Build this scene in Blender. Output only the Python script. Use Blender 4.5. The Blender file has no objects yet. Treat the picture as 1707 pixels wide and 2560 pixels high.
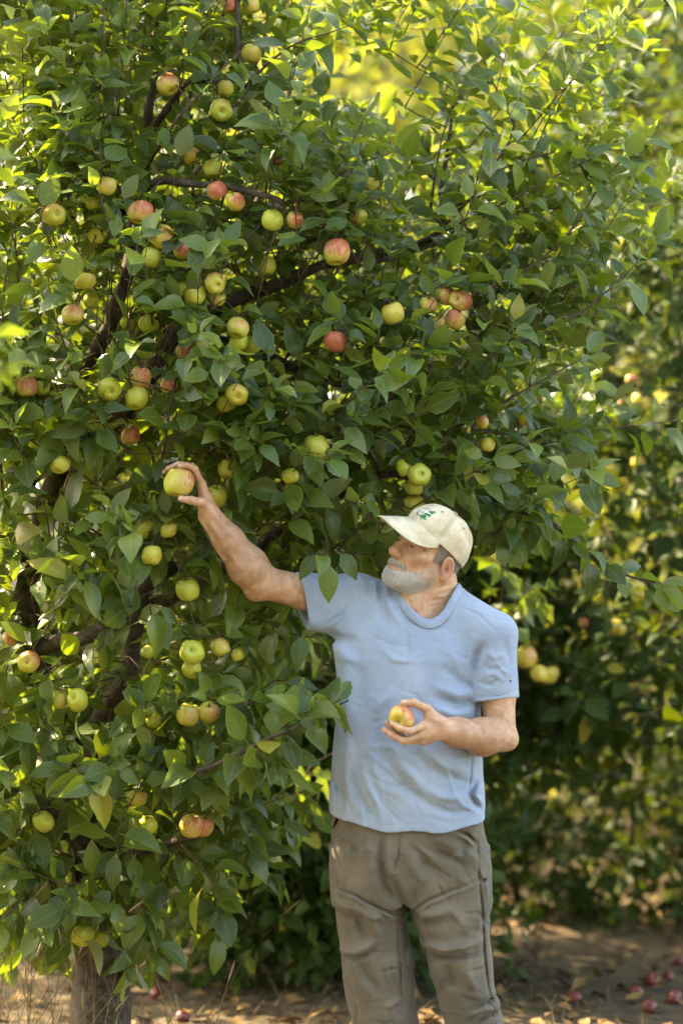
import bpy, bmesh, math, random
import numpy as np
from mathutils import Vector, Matrix

# ------------------------------------------------------------------ camera, sky, sun, exposure
SC = bpy.context.scene
COL = SC.collection
FPX, CAMZ, CAMD = 6044.0, 1.75, 7.0          # 85 mm lens on a 36 mm tall frame, eye height, metres to the man
cam_d = bpy.data.cameras.new('camera')
cam = bpy.data.objects.new('camera', cam_d)
COL.objects.link(cam)
cam.location = (0, -CAMD, CAMZ)
cam.rotation_euler = (math.radians(90), 0, 0)
cam_d.sensor_fit = 'VERTICAL'
cam_d.sensor_height = 36.0
cam_d.sensor_width = 24.0
cam_d.lens = 85.0
cam_d.clip_start = 0.1
cam_d.clip_end = 500.0
cam_d.dof.use_dof = True
cam_d.dof.focus_distance = 7.02
cam_d.dof.aperture_fstop = 1.4
SC.camera = cam

SUN_EL, SUN_AZ = math.radians(45), math.radians(-60)   # azimuth from +Y towards +X
world = bpy.data.worlds.new('World')
SC.world = world
world.use_nodes = True
wn = world.node_tree
wn.nodes.clear()
sky_n = wn.nodes.new('ShaderNodeTexSky')
sky_n.sky_type = 'NISHITA'
sky_n.sun_disc = False
sky_n.sun_elevation = SUN_EL
sky_n.sun_rotation = SUN_AZ
sky_n.air_density = 1.0
sky_n.dust_density = 2.5
sky_n.ozone_density = 0.6
bg_n = wn.nodes.new('ShaderNodeBackground')
bg_n.inputs['Strength'].default_value = 0.15
out_n = wn.nodes.new('ShaderNodeOutputWorld')
wn.links.new(sky_n.outputs[0], bg_n.inputs[0])
wn.links.new(bg_n.outputs[0], out_n.inputs[0])

sun_d = bpy.data.lights.new('sun', 'SUN')
sun_d.energy = 3.2
sun_d.angle = math.radians(0.53)
sun_d.color = (1.0, 0.88, 0.70)
sun = bpy.data.objects.new('sun', sun_d)
COL.objects.link(sun)
sun_dir = Vector((math.sin(SUN_AZ)*math.cos(SUN_EL), math.cos(SUN_AZ)*math.cos(SUN_EL), math.sin(SUN_EL)))
sun.rotation_euler = sun_dir.to_track_quat('Z', 'Y').to_euler()
sun.location = sun_dir*30

vs = SC.view_settings
vs.view_transform = 'Standard'
vs.look = 'None'
vs.gamma = 1.0
vs.exposure = 3.1
vs.use_curve_mapping = False
try:
    vs.use_white_balance = True
    vs.white_balance_temperature = 8500
    vs.white_balance_tint = 9
except Exception:
    pass
SC.cycles.max_bounces = 8
SC.cycles.diffuse_bounces = 1
SC.cycles.glossy_bounces = 2
SC.cycles.transmission_bounces = 6
SC.cycles.transparent_max_bounces = 8
SC.cycles.use_denoising = True
SC.cycles.sample_clamp_indirect = 6.0

# ------------------------------------------------------------------ helpers
K = 1707/1568.0
def W(px, py, y=0.0):
    """photo pixel at world depth y -> world point"""
    d = CAMD + y
    return np.array([(px-853.5)*d/FPX, y, CAMZ-(py-1280)*d/FPX])
def Wd(dx, dy, y=0.0):
    return W(dx*K, dy*K, y)
def proj(p):
    d = CAMD + p[..., 1]
    return p[..., 0]*FPX/d + 853.5, 1280-(p[..., 2]-CAMZ)*FPX/d

def tag(o, label=None, cat=None, group=None, kind=None):
    if label: o['label'] = label
    if cat: o['category'] = cat
    if group: o['group'] = group
    if kind: o['kind'] = kind
    return o

def new_mesh(name, verts, faces, mat=None, smooth=True, attrs=None, uv=None):
    """faces: (n,3) or (n,4) int array, or a list of arrays of these"""
    me = bpy.data.meshes.new(name)
    fl = faces if isinstance(faces, list) else [faces]
    fl = [np.asarray(f, dtype=np.int32) for f in fl if len(f)]
    verts = np.asarray(verts, dtype=np.float32)
    me.vertices.add(len(verts))
    me.vertices.foreach_set('co', verts.ravel())
    sizes = np.concatenate([np.full(len(f), f.shape[1], dtype=np.int32) for f in fl])
    idx = np.concatenate([f.ravel() for f in fl])
    me.loops.add(len(idx))
    me.loops.foreach_set('vertex_index', idx)
    me.polygons.add(len(sizes))
    st = np.concatenate([[0], np.cumsum(sizes)[:-1]]).astype(np.int32)
    me.polygons.foreach_set('loop_start', st)
    me.update(calc_edges=True)
    me.polygons.foreach_set('use_smooth', np.full(len(sizes), smooth, dtype=bool))
    if attrs:
        for k, v in attrs.items():
            v = np.asarray(v, dtype=np.float32)
            if v.ndim == 1:
                a = me.attributes.new(k, 'FLOAT', 'POINT'); a.data.foreach_set('value', v)
            else:
                a = me.attributes.new(k, 'FLOAT_VECTOR', 'POINT'); a.data.foreach_set('vector', v.ravel())
    if uv is not None:
        l = me.uv_layers.new(name='UVMap')
        l.data.foreach_set('uv', np.asarray(uv, dtype=np.float32)[idx].ravel())
    me.validate()
    if mat: me.materials.append(mat)
    return me

def obj(name, me, parent=None, loc=None):
    o = bpy.data.objects.new(name, me)
    COL.objects.link(o)
    if loc is not None: o.location = loc
    if parent is not None: o.parent = parent
    return o

def empty(name, loc=(0, 0, 0)):
    o = bpy.data.objects.new(name, None)
    o.empty_display_size = 0.1
    COL.objects.link(o)
    o.location = loc
    return o

def tube(path, rad, seg=8, cap=True):
    """swept tube, returns verts, quads, tris"""
    P = np.asarray(path, float); n = len(P)
    R = np.broadcast_to(np.asarray(rad, float), (n,))
    T = np.gradient(P, axis=0)
    T /= np.linalg.norm(T, axis=1)[:, None]+1e-9
    up = np.array([0.31, 0.55, 0.78])
    N = np.cross(T, up); N /= np.linalg.norm(N, axis=1)[:, None]+1e-9
    B = np.cross(T, N)
    a = np.arange(seg)*2*math.pi/seg
    V = P[:, None]+R[:, None, None]*(np.cos(a)[None, :, None]*N[:, None]+np.sin(a)[None, :, None]*B[:, None])
    V = V.reshape(-1, 3)
    i = np.arange(n-1)[:, None]*seg; j = np.arange(seg)[None]; j2 = (j+1) % seg
    Q = np.stack([i+j, i+j2, i+seg+j2, i+seg+j], -1).reshape(-1, 4)
    Tn = np.zeros((0, 3), int)
    if cap:
        V = np.vstack([V, P[0], P[-1]])
        k = np.arange(seg)
        Tn = np.vstack([np.stack([(k+1) % seg, k, np.full(seg, n*seg)], -1),
                        np.stack([(n-1)*seg+k, (n-1)*seg+(k+1) % seg, np.full(seg, n*seg+1)], -1)])
    return V, Q, Tn

class Bag:
    """collects pieces of one mesh"""
    def __init__(s): s.v = []; s.f = []; s.n = 0; s.a = {}
    def add(s, v, *faces, **attrs):
        v = np.asarray(v, float)
        s.v.append(v)
        for f in faces:
            f = np.asarray(f, int)
            if len(f): s.f.append(f+s.n)
        for k, x in attrs.items():
            s.a.setdefault(k, []).append(np.broadcast_to(np.asarray(x, float), (len(v),)+np.shape(x)[1:] if np.ndim(x) > 1 else (len(v),)))
        s.n += len(v)
    def mesh(s, name, mat, smooth=True):
        at = {k: np.concatenate(x) for k, x in s.a.items()}
        q = [f for f in s.f if f.shape[1] == 4]; t = [f for f in s.f if f.shape[1] == 3]
        fl = []
        if q: fl.append(np.vstack(q))
        if t: fl.append(np.vstack(t))
        return new_mesh(name, np.vstack(s.v), fl, mat, smooth, at or None)

def smooth_path(P, n):
    """Catmull-Rom resample"""
    P = np.asarray(P, float)
    Q = np.vstack([2*P[0]-P[1], P, 2*P[-1]-P[-2]])
    m = len(P)-1
    out = []
    for t in np.linspace(0, m, n):
        i = min(int(t), m-1); u = t-i
        a, b, c, d = Q[i], Q[i+1], Q[i+2], Q[i+3]
        out.append(0.5*((2*b)+(-a+c)*u+(2*a-5*b+4*c-d)*u*u+(-a+3*b-3*c+d)*u**3))
    return np.array(out)

# ------------------------------------------------------------------ node materials
class NT:
    def __init__(s, name):
        s.m = bpy.data.materials.new(name); s.m.use_nodes = True
        s.t = s.m.node_tree; s.t.nodes.clear()
        s.out = s.n('ShaderNodeOutputMaterial')
    def n(s, typ, **kw):
        x = s.t.nodes.new(typ)
        for k, v in kw.items(): setattr(x, k, v)
        return x
    def l(s, a, b): s.t.links.new(a, b)
    def set(s, sock, v):
        if hasattr(v, 'is_output'): s.l(v, sock)
        elif isinstance(v, (tuple, list)) and len(v) == 3 and sock.type == 'RGBA': sock.default_value = (*v, 1)
        else: sock.default_value = v
    def math(s, op, a, b=0.0, c=None, clamp=False):
        x = s.n('ShaderNodeMath', operation=op, use_clamp=clamp)
        s.set(x.inputs[0], a); s.set(x.inputs[1], b)
        if c is not None: s.set(x.inputs[2], c)
        return x.outputs[0]
    def mix(s, f, a, b, blend='MIX'):
        x = s.n('ShaderNodeMix', data_type='RGBA', blend_type=blend)
        s.set(x.inputs[0], f); s.set(x.inputs[6], a); s.set(x.inputs[7], b)
        return x.outputs[2]
    def noise(s, scale, detail=3.0, rough=0.55, vec=None, dist=0.0, out=0):
        x = s.n('ShaderNodeTexNoise')
        x.inputs['Scale'].default_value = scale; x.inputs['Detail'].default_value = detail
        x.inputs['Roughness'].default_value = rough; x.inputs['Distortion'].default_value = dist
        if vec is not None: s.l(vec, x.inputs['Vector'])
        return x.outputs[out]
    def step(s, v, a, b):
        x = s.n('ShaderNodeMapRange', interpolation_type='SMOOTHSTEP')
        s.set(x.inputs[0], v); x.inputs[1].default_value = a; x.inputs[2].default_value = b
        return x.outputs[0]
    def attr(s, name, typ='GEOMETRY'):
        x = s.n('ShaderNodeAttribute', attribute_name=name, attribute_type=typ)
        return x
    def coord(s, k='Object'): return s.n('ShaderNodeTexCoord').outputs[k]
    def mapping(s, vec, scale=(1, 1, 1), rot=(0, 0, 0)):
        x = s.n('ShaderNodeMapping'); s.l(vec, x.inputs[0])
        x.inputs['Scale'].default_value = scale; x.inputs['Rotation'].default_value = rot
        return x.outputs[0]
    def bump(s, h, strength=0.3, dist=0.01, normal=None):
        x = s.n('ShaderNodeBump'); x.inputs['Strength'].default_value = strength; x.inputs['Distance'].default_value = dist
        s.l(h, x.inputs['Height'])
        if normal is not None: s.l(normal, x.inputs['Normal'])
        return x.outputs[0]
    def bsdf(s, color, rough=0.6, normal=None, spec=0.5, **kw):
        b = s.n('ShaderNodeBsdfPrincipled')
        s.set(b.inputs['Base Color'], color); s.set(b.inputs['Roughness'], rough)
        b.inputs['Specular IOR Level'].default_value = spec
        if normal is not None: s.l(normal, b.inputs['Normal'])
        for k, v in kw.items(): s.set(b.inputs[k.replace('_', ' ')], v)
        return b
    def done(s, shader): s.l(shader, s.out.inputs[0]); return s.m

# ------------------------------------------------------------------ implicit surfaces -> mesh (surface nets on sparse blocks)
f4 = np.float32
def smin(a, b, k):
    if k <= 0: return np.minimum(a, b)
    h = np.maximum(k-np.abs(a-b), 0)/k
    return np.minimum(a, b)-h*h*(k*0.25)
def smax(a, b, k): return -smin(-a, -b, k)
def d_cap(p, a, b, ra, rb):
    a = np.asarray(a, f4); b = np.asarray(b, f4); ba = b-a
    pa = p-a
    h = np.clip(pa@ba/(ba@ba), 0, 1)
    return np.linalg.norm(pa-h[:, None]*ba, axis=1)-(ra+(rb-ra)*h)
def d_ell(p, c, r, R=None):
    q = p-np.asarray(c, f4)
    if R is not None: q = q@np.asarray(R, f4)
    r = np.asarray(r, f4)
    k0 = np.linalg.norm(q/r, axis=1); k1 = np.linalg.norm(q/(r*r), axis=1)
    return k0*(k0-1)/np.maximum(k1, 1e-6)

class SDF:
    def __init__(s): s.ops = []; s.post = None
    def add(s, fn, lo, hi, k=0.01, mode='u'): s.ops.append((fn, np.asarray(lo, float), np.asarray(hi, float), k, mode)); return s
    def cap(s, a, b, ra, rb, k=0.01, mode='u'):
        a = np.asarray(a, float); b = np.asarray(b, float); r = max(ra, rb)
        return s.add(lambda p: d_cap(p, a, b, ra, rb), np.minimum(a, b)-r, np.maximum(a, b)+r, k, mode)
    def chain(s, pts, rads, k=0.006, k0=None):
        """bent limb: joints joined smoothly, then joined to the body with k0"""
        pts = [np.asarray(q, float) for q in pts]; r = max(rads)
        def fn(p):
            d = None
            for i in range(len(pts)-1):
                e = d_cap(p, pts[i], pts[i+1], rads[i], rads[i+1])
                d = e if d is None else smin(d, e, k)
            return d
        return s.add(fn, np.min(pts, 0)-r, np.max(pts, 0)+r, k if k0 is None else k0)
    def ell(s, c, r, R=None, k=0.01, mode='u'):
        c = np.asarray(c, float); m = max(r)
        return s.add(lambda p: d_ell(p, c, r, R), c-m, c+m, k, mode)
    def __call__(s, p, cull=True):
        p = np.asarray(p, f4)
        d = np.full(len(p), 0.5, f4)
        lo, hi = p.min(0), p.max(0)
        for fn, a, b, k, mode in s.ops:
            if cull:
                gap = np.maximum(np.maximum(a-hi, lo-b), 0)
                if np.linalg.norm(gap) > 0.07: continue
            if cull and len(p) > 4000:
                m = np.all((p > a-0.08) & (p < b+0.08), axis=1)
                if not m.any(): continue
                e = fn(p[m]).astype(f4); dm = d[m]
                d[m] = smin(dm, e, k) if mode == 'u' else smax(dm, -e, k) if mode == 's' else e+dm
            else:
                e = fn(p).astype(f4)
                d = smin(d, e, k) if mode == 'u' else smax(d, -e, k) if mode == 's' else d+e
        return d

def mesh_sdf(fn, lo, hi, h, B=12, relax=1):
    lo = np.asarray(lo, float); hi = np.asarray(hi, float)
    n = np.ceil((hi-lo)/(h*B)).astype(int)
    idx = np.stack(np.meshgrid(*[np.arange(k) for k in n], indexing='ij'), -1).reshape(-1, 3)
    cen = lo+(idx+0.5)*B*h
    d = fn(cen, cull=False)
    idx = idx[np.abs(d) < B*h*0.87*1.35+0.012]
    g = np.arange(B+1)
    loc = np.stack(np.meshgrid(g, g, g, indexing='ij'), -1).reshape(-1, 3)
    co = np.array([[i, j, k] for i in (0, 1) for j in (0, 1) for k in (0, 1)])
    ed = [(a, b) for a in range(8) for b in range(a+1, 8) if np.abs(co[a]-co[b]).sum() == 1]
    N = n*B+2
    keyf = lambda c: (c[:, 0].astype(np.int64)*N[1]+c[:, 1])*N[2]+c[:, 2]
    VV, KK, EE = [], [], []
    for s in range(0, len(idx), 300):
        ch = idx[s:s+300]
        base = ch*B
        pts = lo+(base[:, None, :]+loc[None])*h
        v = fn(pts.reshape(-1, 3)).reshape(len(ch), B+1, B+1, B+1)
        corners = np.stack([v[:, i:B+i, j:B+j, k:B+k] for i, j, k in co], -1)
        neg = corners < 0
        cnt = neg.sum(-1)
        act = np.nonzero((cnt > 0) & (cnt < 8))
        if len(act[0]) == 0: continue
        c = corners[act]; ng = neg[act]
        cell = base[act[0]]+np.stack(act[1:], -1)
        acc = np.zeros((len(c), 3)); w = np.zeros(len(c))
        for a, b in ed:
            m = ng[:, a] != ng[:, b]
            t = c[m, a]/(c[m, a]-c[m, b])
            acc[m] += co[a]+t[:, None]*(co[b]-co[a]); w[m] += 1
        VV.append(lo+(cell+acc/w[:, None])*h); KK.append(keyf(cell))
        EE.append(np.concatenate([cell, ng[:, [0, 4, 2, 1]]], 1))
    V = np.vstack(VV); key = np.concatenate(KK); E = np.vstack(EE)
    key, u = np.unique(key, return_index=True); V = V[u]; E = E[u]
    quads = []
    for ax in range(3):
        m = E[:, 3] != E[:, 4+ax]
        c = E[m, :3]; flip = E[m, 3].astype(bool)
        o = [np.zeros(3, int) for _ in range(4)]
        b1, b2 = [(1, 2), (2, 0), (0, 1)][ax]
        o[1][b1] = -1; o[2][b1] = -1; o[2][b2] = -1; o[3][b2] = -1
        ii = []; ok = np.ones(len(c), bool)
        for q in o:
            kk = keyf(c+q); pos = np.searchsorted(key, kk); pos = np.minimum(pos, len(key)-1)
            ok &= key[pos] == kk; ii.append(pos)
        q = np.stack(ii, -1)
        q[~flip] = q[~flip][:, ::-1]
        quads.append(q[ok])
    Q = np.vstack(quads)
    for _ in range(relax):                       # soften the stair steps
        acc = np.zeros_like(V); w = np.zeros(len(V))
        for a, b in ((0, 1), (1, 2), (2, 3), (3, 0)):
            for s_, t_ in ((a, b), (b, a)):
                np.add.at(w, Q[:, s_], 1)
                for k in range(3): acc[:, k] += np.bincount(Q[:, s_], V[Q[:, t_], k], len(V))
        V = V*0.5+0.5*acc/np.maximum(w, 1)[:, None]
    return V, Q

def vert_normals(V, Q):
    fn = np.cross(V[Q[:, 2]]-V[Q[:, 0]], V[Q[:, 3]]-V[Q[:, 1]])
    N = np.zeros_like(V)
    for i in range(4):
        for k in range(3): N[:, k] += np.bincount(Q[:, i], fn[:, k], len(V))
    return N/(np.linalg.norm(N, axis=1)[:, None]+1e-12)

def rotm(ax, deg):
    return np.array(Matrix.Rotation(math.radians(deg), 3, ax))
# ------------------------------------------------------------------ the man
rng = np.random.default_rng(7)

# head frame: x to his left, -y out of his face, z up; turned towards the branch, tipped up, leaning to his left
HR = rotm('Z', -51.8) @ rotm('X', -14.8) @ rotm('Y', 16.3)
HS, EZ = 1.025, -.012
HO = W(1104.2, 1416.5, -0.065)-HS*(HR @ np.array([0.078, 0, EZ]))
def h2w(q): return HS*(np.asarray(q, float) @ HR.T)+HO
def w2h(p): return ((p-HO.astype(f4)) @ HR.astype(f4)/HS).astype(f4)

def smoothstep(x, a, b):
    t = np.clip((x-a)/(b-a), 0, 1); return t*t*(3-2*t)

EAR_R = rotm('Z', -22) @ rotm('X', 14)
def head_local(p, full=True):
    q = p.copy(); q[:, 0] = np.abs(q[:, 0])
    q = q.astype(f4)
    d = d_ell(q, (0, .012, .05), (.077, .098, .083))
    d = smin(d, d_ell(q, (0, -.032, -.022), (.061, .064, .088)), .03)
    d = smin(d, d_cap(q, (.054, .0, -.045), (.016, -.077, -.09), .02, .02), .03)
    d = smin(d, d_ell(q, (0, -.086, -.092), (.022, .02, .02)), .02)
    d = smin(d, d_cap(q, (.045, -.068, .037), (.008, -.09, .034), .0125, .0115), .015)
    d = smin(d, d_ell(q, (.049, -.06, -.01), (.021, .025, .02)), .02)
    d = smin(d, d_ell(q, (0, -.082, -.05), (.031, .026, .03)), .02)
    d = smax(d, -d_ell(q, (.033, -.1, .013), (.020, .0185, .0135)), .010)
    d = smin(d, np.linalg.norm(q-np.array((.032, -.0785, .013), f4), axis=1)-.0142, .006)
    d = smin(d, d_cap(q, (.018, -.095, .0195), (.049, -.074, .0165), .0040, .0045), .006)      # upper lid fold
    d = smin(d, d_cap(q, (.022, -.093, -.001), (.045, -.078, -.003), .003, .004), .006)     # bag under the eye
    d = smax(d, -d_ell(q, (.0345, -.0935, .0110), (.0150, .0085, .0031)), .002)
    d = smin(d, d_cap(q, (0, -.089, .028), (0, -.118, -.016), .0085, .0115), .014)
    d = smin(d, d_ell(q, (0, -.1195, -.0215), (.0145, .0135, .0125)), .008)
    d = smin(d, d_ell(q, (.0135, -.106, -.0265), (.0095, .012, .0095)), .006)
    d = smax(d, -d_ell(q, (.0075, -.1135, -.0355), (.0042, .0065, .005)), .003)
    d = smin(d, d_cap(q, (.022, -.094, -.0575), (0, -.1085, -.0545), .004, .0055), .006)
    d = smin(d, d_cap(q, (.02, -.093, -.064), (0, -.106, -.066), .004, .0065), .006)
    d = smax(d, -d_cap(q, (.027, -.089, -.0605), (0, -.114, -.0595), .0012, .0013), .003)
    d = smax(d, -d_ell(q, (.078, -.05, -.036), (.018, .03, .017)), .02)
    d = smax(d, -d_cap(q, (.0185, -.1, -.024), (.036, -.086, -.056), .0022, .002), .006)   # crease beside the mouth
    for a, b in (((.052, -.066, .012), (.07, -.045, .022)), ((.052, -.065, .007), (.072, -.043, .008)), ((.05, -.066, .001), (.07, -.044, -.006)),
                 ((.03, -.09, -.006), (.052, -.07, -.012))):
        d = smax(d, -d_cap(q, a, b, .0020, .0012), .005)
    # ear
    e = (q-np.array((.083, .014, EZ), f4)) @ EAR_R.astype(f4)
    ear = d_ell(e, (0, .003, .002), (.0095, .0195, .032))
    ear = smin(ear, d_ell(e, (0, -.004, -.026), (.007, .010, .012)), .01)
    ear = smax(ear, -d_ell(e, (.0085, .003, .006), (.0085, .0138, .0222)), .003)
    ear = smin(ear, d_cap(e, (.002, .0045, -.012), (.003, .006, .014), .003, .0028), .004)
    ear = smax(ear, -d_ell(e, (.008, -.003, -.006), (.012, .0075, .0095)), .003)
    ear = smin(ear, d_ell(e, (.004, -.0125, -.007), (.004, .004, .006)), .004)
    ear = smin(ear, d_cap(e, (-.016, -.006, .0), (-.022, -.006, .0), .012, .014), .006)
    d = smin(d, ear, .006)
    return d

# joints
RS, RE, RW = W(885, 1490, .06), W(653, 1455, -.03), W(524, 1289, -.10)
LS, LE, LW = W(1234, 1586, -.035), W(1250, 1838, -.07), W(1108, 1822, -.235)
GRIP_APPLE = W(448, 1206, -.132)
HELD_APPLE = W(1004, 1797, -.30)

R_FING = dict(
    index=[(506, 1214, -.105), (488, 1173, -.128), (467, 1163, -.142), (450, 1166, -.145)],
    middle=[(505, 1209, -.080), (481, 1166, -.098), (447, 1160, -.110), (420, 1171, -.116)],
    ring=[(505, 1214, -.056), (479, 1174, -.068), (444, 1165, -.078), (411, 1180, -.090)],
    pinky=[(508, 1223, -.036), (487, 1187, -.043), (463, 1173, -.050), (441, 1173, -.058)],
    thumb=[(525, 1280, -.118), (507, 1257, -.150), (479, 1251, -.166), (453, 1247, -.160)])
L_FING = dict(
    index=[(1054, 1814, -.300), (1025, 1828, -.342), (999, 1821, -.350), (979, 1808, -.344)],
    middle=[(1050, 1838, -.298), (1007, 1852, -.325), (979, 1838, -.325), (960, 1824, -.318)],
    ring=[(1053, 1850, -.275), (1013, 1853, -.292), (985, 1834, -.288), (966, 1808, -.284)],
    pinky=[(1060, 1853, -.252), (1027, 1852, -.264), (1006, 1840, -.264), (989, 1829, -.264)],
    thumb=[(1091, 1801, -.258), (1067, 1772, -.286), (1033, 1757, -.305), (1007, 1758, -.312)])
F_RAD = dict(index=[.0105, .0093, .0083, .0072], middle=[.0108, .0095, .0085, .0074], ring=[.0102, .009, .008, .007],
             pinky=[.0092, .008, .0072, .0063], thumb=[.0165, .0128, .0113, .0092])

def build_body(mat):
    S = SDF()
    # trunk under the clothes
    S.ell(W(1015, 1720, .01), (.17, .085, .215), k=.03)
    S.ell(W(1015, 1960, .01), (.17, .095, .2), k=.04)
    S.cap(W(1015, 2080, .01), W(1015, 2140, .01), .12, .11, k=.05)
    for q in (((920, 2140, .012), (946, 2420, .025), (975, 2730, .05)), ((1113, 2140, -.01), (1150, 2420, -.02), (1183, 2730, .0))):
        S.chain([W(*e) for e in q], [.07, .05, .04], k=.02, k0=.04)
    S.cap(W(940, 1560, .03), W(1180, 1580, .0), .04, .04, k=.03)
    # arms
    S.chain([RS, W(760, 1480, .02), RE], [.047, .0495, .046], k=.02, k0=.015)
    S.chain([RE, W(621, 1417, -.05), W(572, 1352, -.08), RW], [.046, .0535, .0395, .033], k=.03, k0=.02)
    S.ell(W(637, 1482, -.022), (.022, .022, .02), k=.03)
    S.chain([LS, W(1244, 1730, -.05), LE], [.05, .049, .044], k=.02, k0=.015)
    S.chain([LE, W(1206, 1842, -.12), W(1142, 1831, -.198), LW], [.044, .0495, .0375, .031], k=.03, k0=.012)
    S.ell(W(1272, 1852, -.055), (.022, .024, .022), k=.03)
    # tendons and veins on the reaching forearm
    for a, b, r in (((600, 1420, -.102), (520, 1300, -.128), .004), ((585, 1345, -.115), (532, 1285, -.125), .0045), ((560, 1400, -.095), (505, 1302, -.12), .003)):
        S.cap(W(*a), W(*b), r, r, k=.012)
    # hands
    for F, wr, palm in ((R_FING, RW, .0125), (L_FING, LW, .0125)):
        for nm in ('index', 'middle', 'ring', 'pinky'):
            P = [W(*q) for q in F[nm]]; r = F_RAD[nm]
            S.cap(wr+(P[0]-wr)*.12, P[0], .019, palm, k=.016)
        for nm in ('index', 'middle', 'ring', 'pinky'):
            P = [W(*q) for q in F[nm]]; r = F_RAD[nm]
            S.chain(P, r, k=.0025, k0=.005)
            S.ell(P[1], (r[1]*1.05,)*3, k=.004)                       # knuckle
        P = [W(*q) for q in F['thumb']]; r = F_RAD['thumb']
        S.cap(wr+(P[0]-wr)*.3, P[0], .02, r[0], k=.015)
        S.chain(P, r, k=.004, k0=.012)
        S.ell(P[2], (r[2]*1.06,)*3, k=.004)
    S.cap(W(524, 1283, -.112), W(507, 1262, -.132), .021, .017, k=.012)      # ball of the thumb
    S.cap(W(1098, 1812, -.25), W(1070, 1795, -.285), .022, .014, k=.015)
    # neck
    S.cap(W(1072, 1545, .04), h2w((0, .035, -.05)), .073, .06, k=.03)
    S.cap(W(1038, 1545, -.005), h2w((0, -.028, -.075)), .05, .040, k=.03)
    S.cap(W(1036, 1542, -.02), h2w((.062, .025, -.045)), .014, .014, k=.025)  # sternomastoid
    S.cap(W(1112, 1530, .03), h2w((.04, .06, -.05)), .045, .03, k=.04)
    # head
    c = h2w((0, -.01, 0))
    S.add(lambda p: head_local(w2h(p)), c-.17, c+.17, k=.02)
    # neck folds
    for a, b, am in (((1078, 1474, 0), (1128, 1458, 0), 1.0), ((1090, 1489, 0), (1134, 1474, 0), .7), ((1066, 1502, 0), (1118, 1494, 0), .8), ((1015, 1490, 0), (1036, 1528, 0), 1.1)):
        a = W(*a)[[0, 2]]; b = W(*b)[[0, 2]]
        def fold(p, a=a, b=b, am=am):
            q = p[:, [0, 2]]-a; ba = b-a
            h = np.clip(q@ba/(ba@ba), 0, 1)
            dd = np.linalg.norm(q-h[:, None]*ba, axis=1)
            en = np.sin(np.clip(h, .02, .98)*math.pi)
            return am*en*(.0015*np.exp(-(dd/.003)**2)-.0010*np.exp(-((dd-.008)/.004)**2))
        S.add(fold, np.array([min(a[0], b[0])-.02, -.2, min(a[1], b[1])-.02]), np.array([max(a[0], b[0])+.02, .0, max(a[1], b[1])+.02]), 0, 'd')
    lo = np.array([-.58, -.40, .06]); hi = np.array([.55, .19, 1.96])
    V, Q = mesh_sdf(S, lo, hi, .0026, relax=1)
    N = vert_normals(V, Q)
    L = w2h(V.astype(f4)); ax = np.abs(L[:, 0])
    near = np.linalg.norm(L, axis=1) < .2
    red = np.zeros(len(V))
    g = lambda c, r: np.exp(-(((np.stack([ax, L[:, 1], L[:, 2]], 1)-np.array(c))/r)**2).sum(1))
    red += near*(.8*g((0, -.12, -.022), .024)+.55*g((.045, -.07, -.02), .028)+.8*g((.095, .015, .0), .03)+.4*g((0, -.108, -.06), .016))
    for F in (R_FING, L_FING):                                       # ruddy finger ends and knuckles
        for nm, P in F.items():
            for q, r in ((P[-1], .011), (P[1], .010)):
                red += .55*np.exp(-((V-W(*q))**2).sum(1)/r**2)
    dark = near*(1.1*g((.034, -.094, .011), .009)+.6*g((.016, -.094, .012), .008)+.75*g((.089, .011, -.015), .010)+.4*g((.091, .016, .003), .009))  # lash lines and darker sockets; shade of the ear hollow painted into skin colour
    # tanned, hairy outer side of the forearms
    tan = np.zeros(len(V))
    for a, b in ((RE, RW), (LE, LW)):
        ba = b-a; h = np.clip((V-a)@ba/(ba@ba), 0, 1)
        dd = np.linalg.norm(V-a-h[:, None]*ba, axis=1)
        tan = np.maximum(tan, (dd < .075)*smoothstep(h, 0.0, .25)*(1-.8*smoothstep(h, .85, 1.0)))
    me = new_mesh('body', V, Q, mat, True, dict(red=red, dark=dark, tan=tan))
    return me, V, Q, N, S

# ---- shirt
def loft_rows(rows, px=True):
    R = np.array(rows, float)
    z = CAMZ-(R[:, 0]-1280)*CAMD/FPX
    xl = (R[:, 1]-853.5)*CAMD/FPX; xr = (R[:, 2]-853.5)*CAMD/FPX
    o = np.argsort(z)
    return z[o], ((xl+xr)/2)[o], ((xr-xl)/2)[o], R[o, 3], R[o, 4]
def d_loft(p, L, e=2.3, yaw=0.0):
    z, cx, a, b, cy = L
    pz = p[:, 2]
    A = np.interp(pz, z, a).astype(f4); B = np.interp(pz, z, b).astype(f4)
    X = p[:, 0]-np.interp(pz, z, cx).astype(f4); Y = p[:, 1]-np.interp(pz, z, cy).astype(f4)
    if yaw: X = X-yaw*Y*0.0
    n = (np.abs(X/A)**e+np.abs(Y/B)**e)**(1/e)
    d = (n-1)*np.minimum(A, B)*.95
    return np.maximum(d, np.maximum(z[0]-pz, pz-z[-1]))

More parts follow.
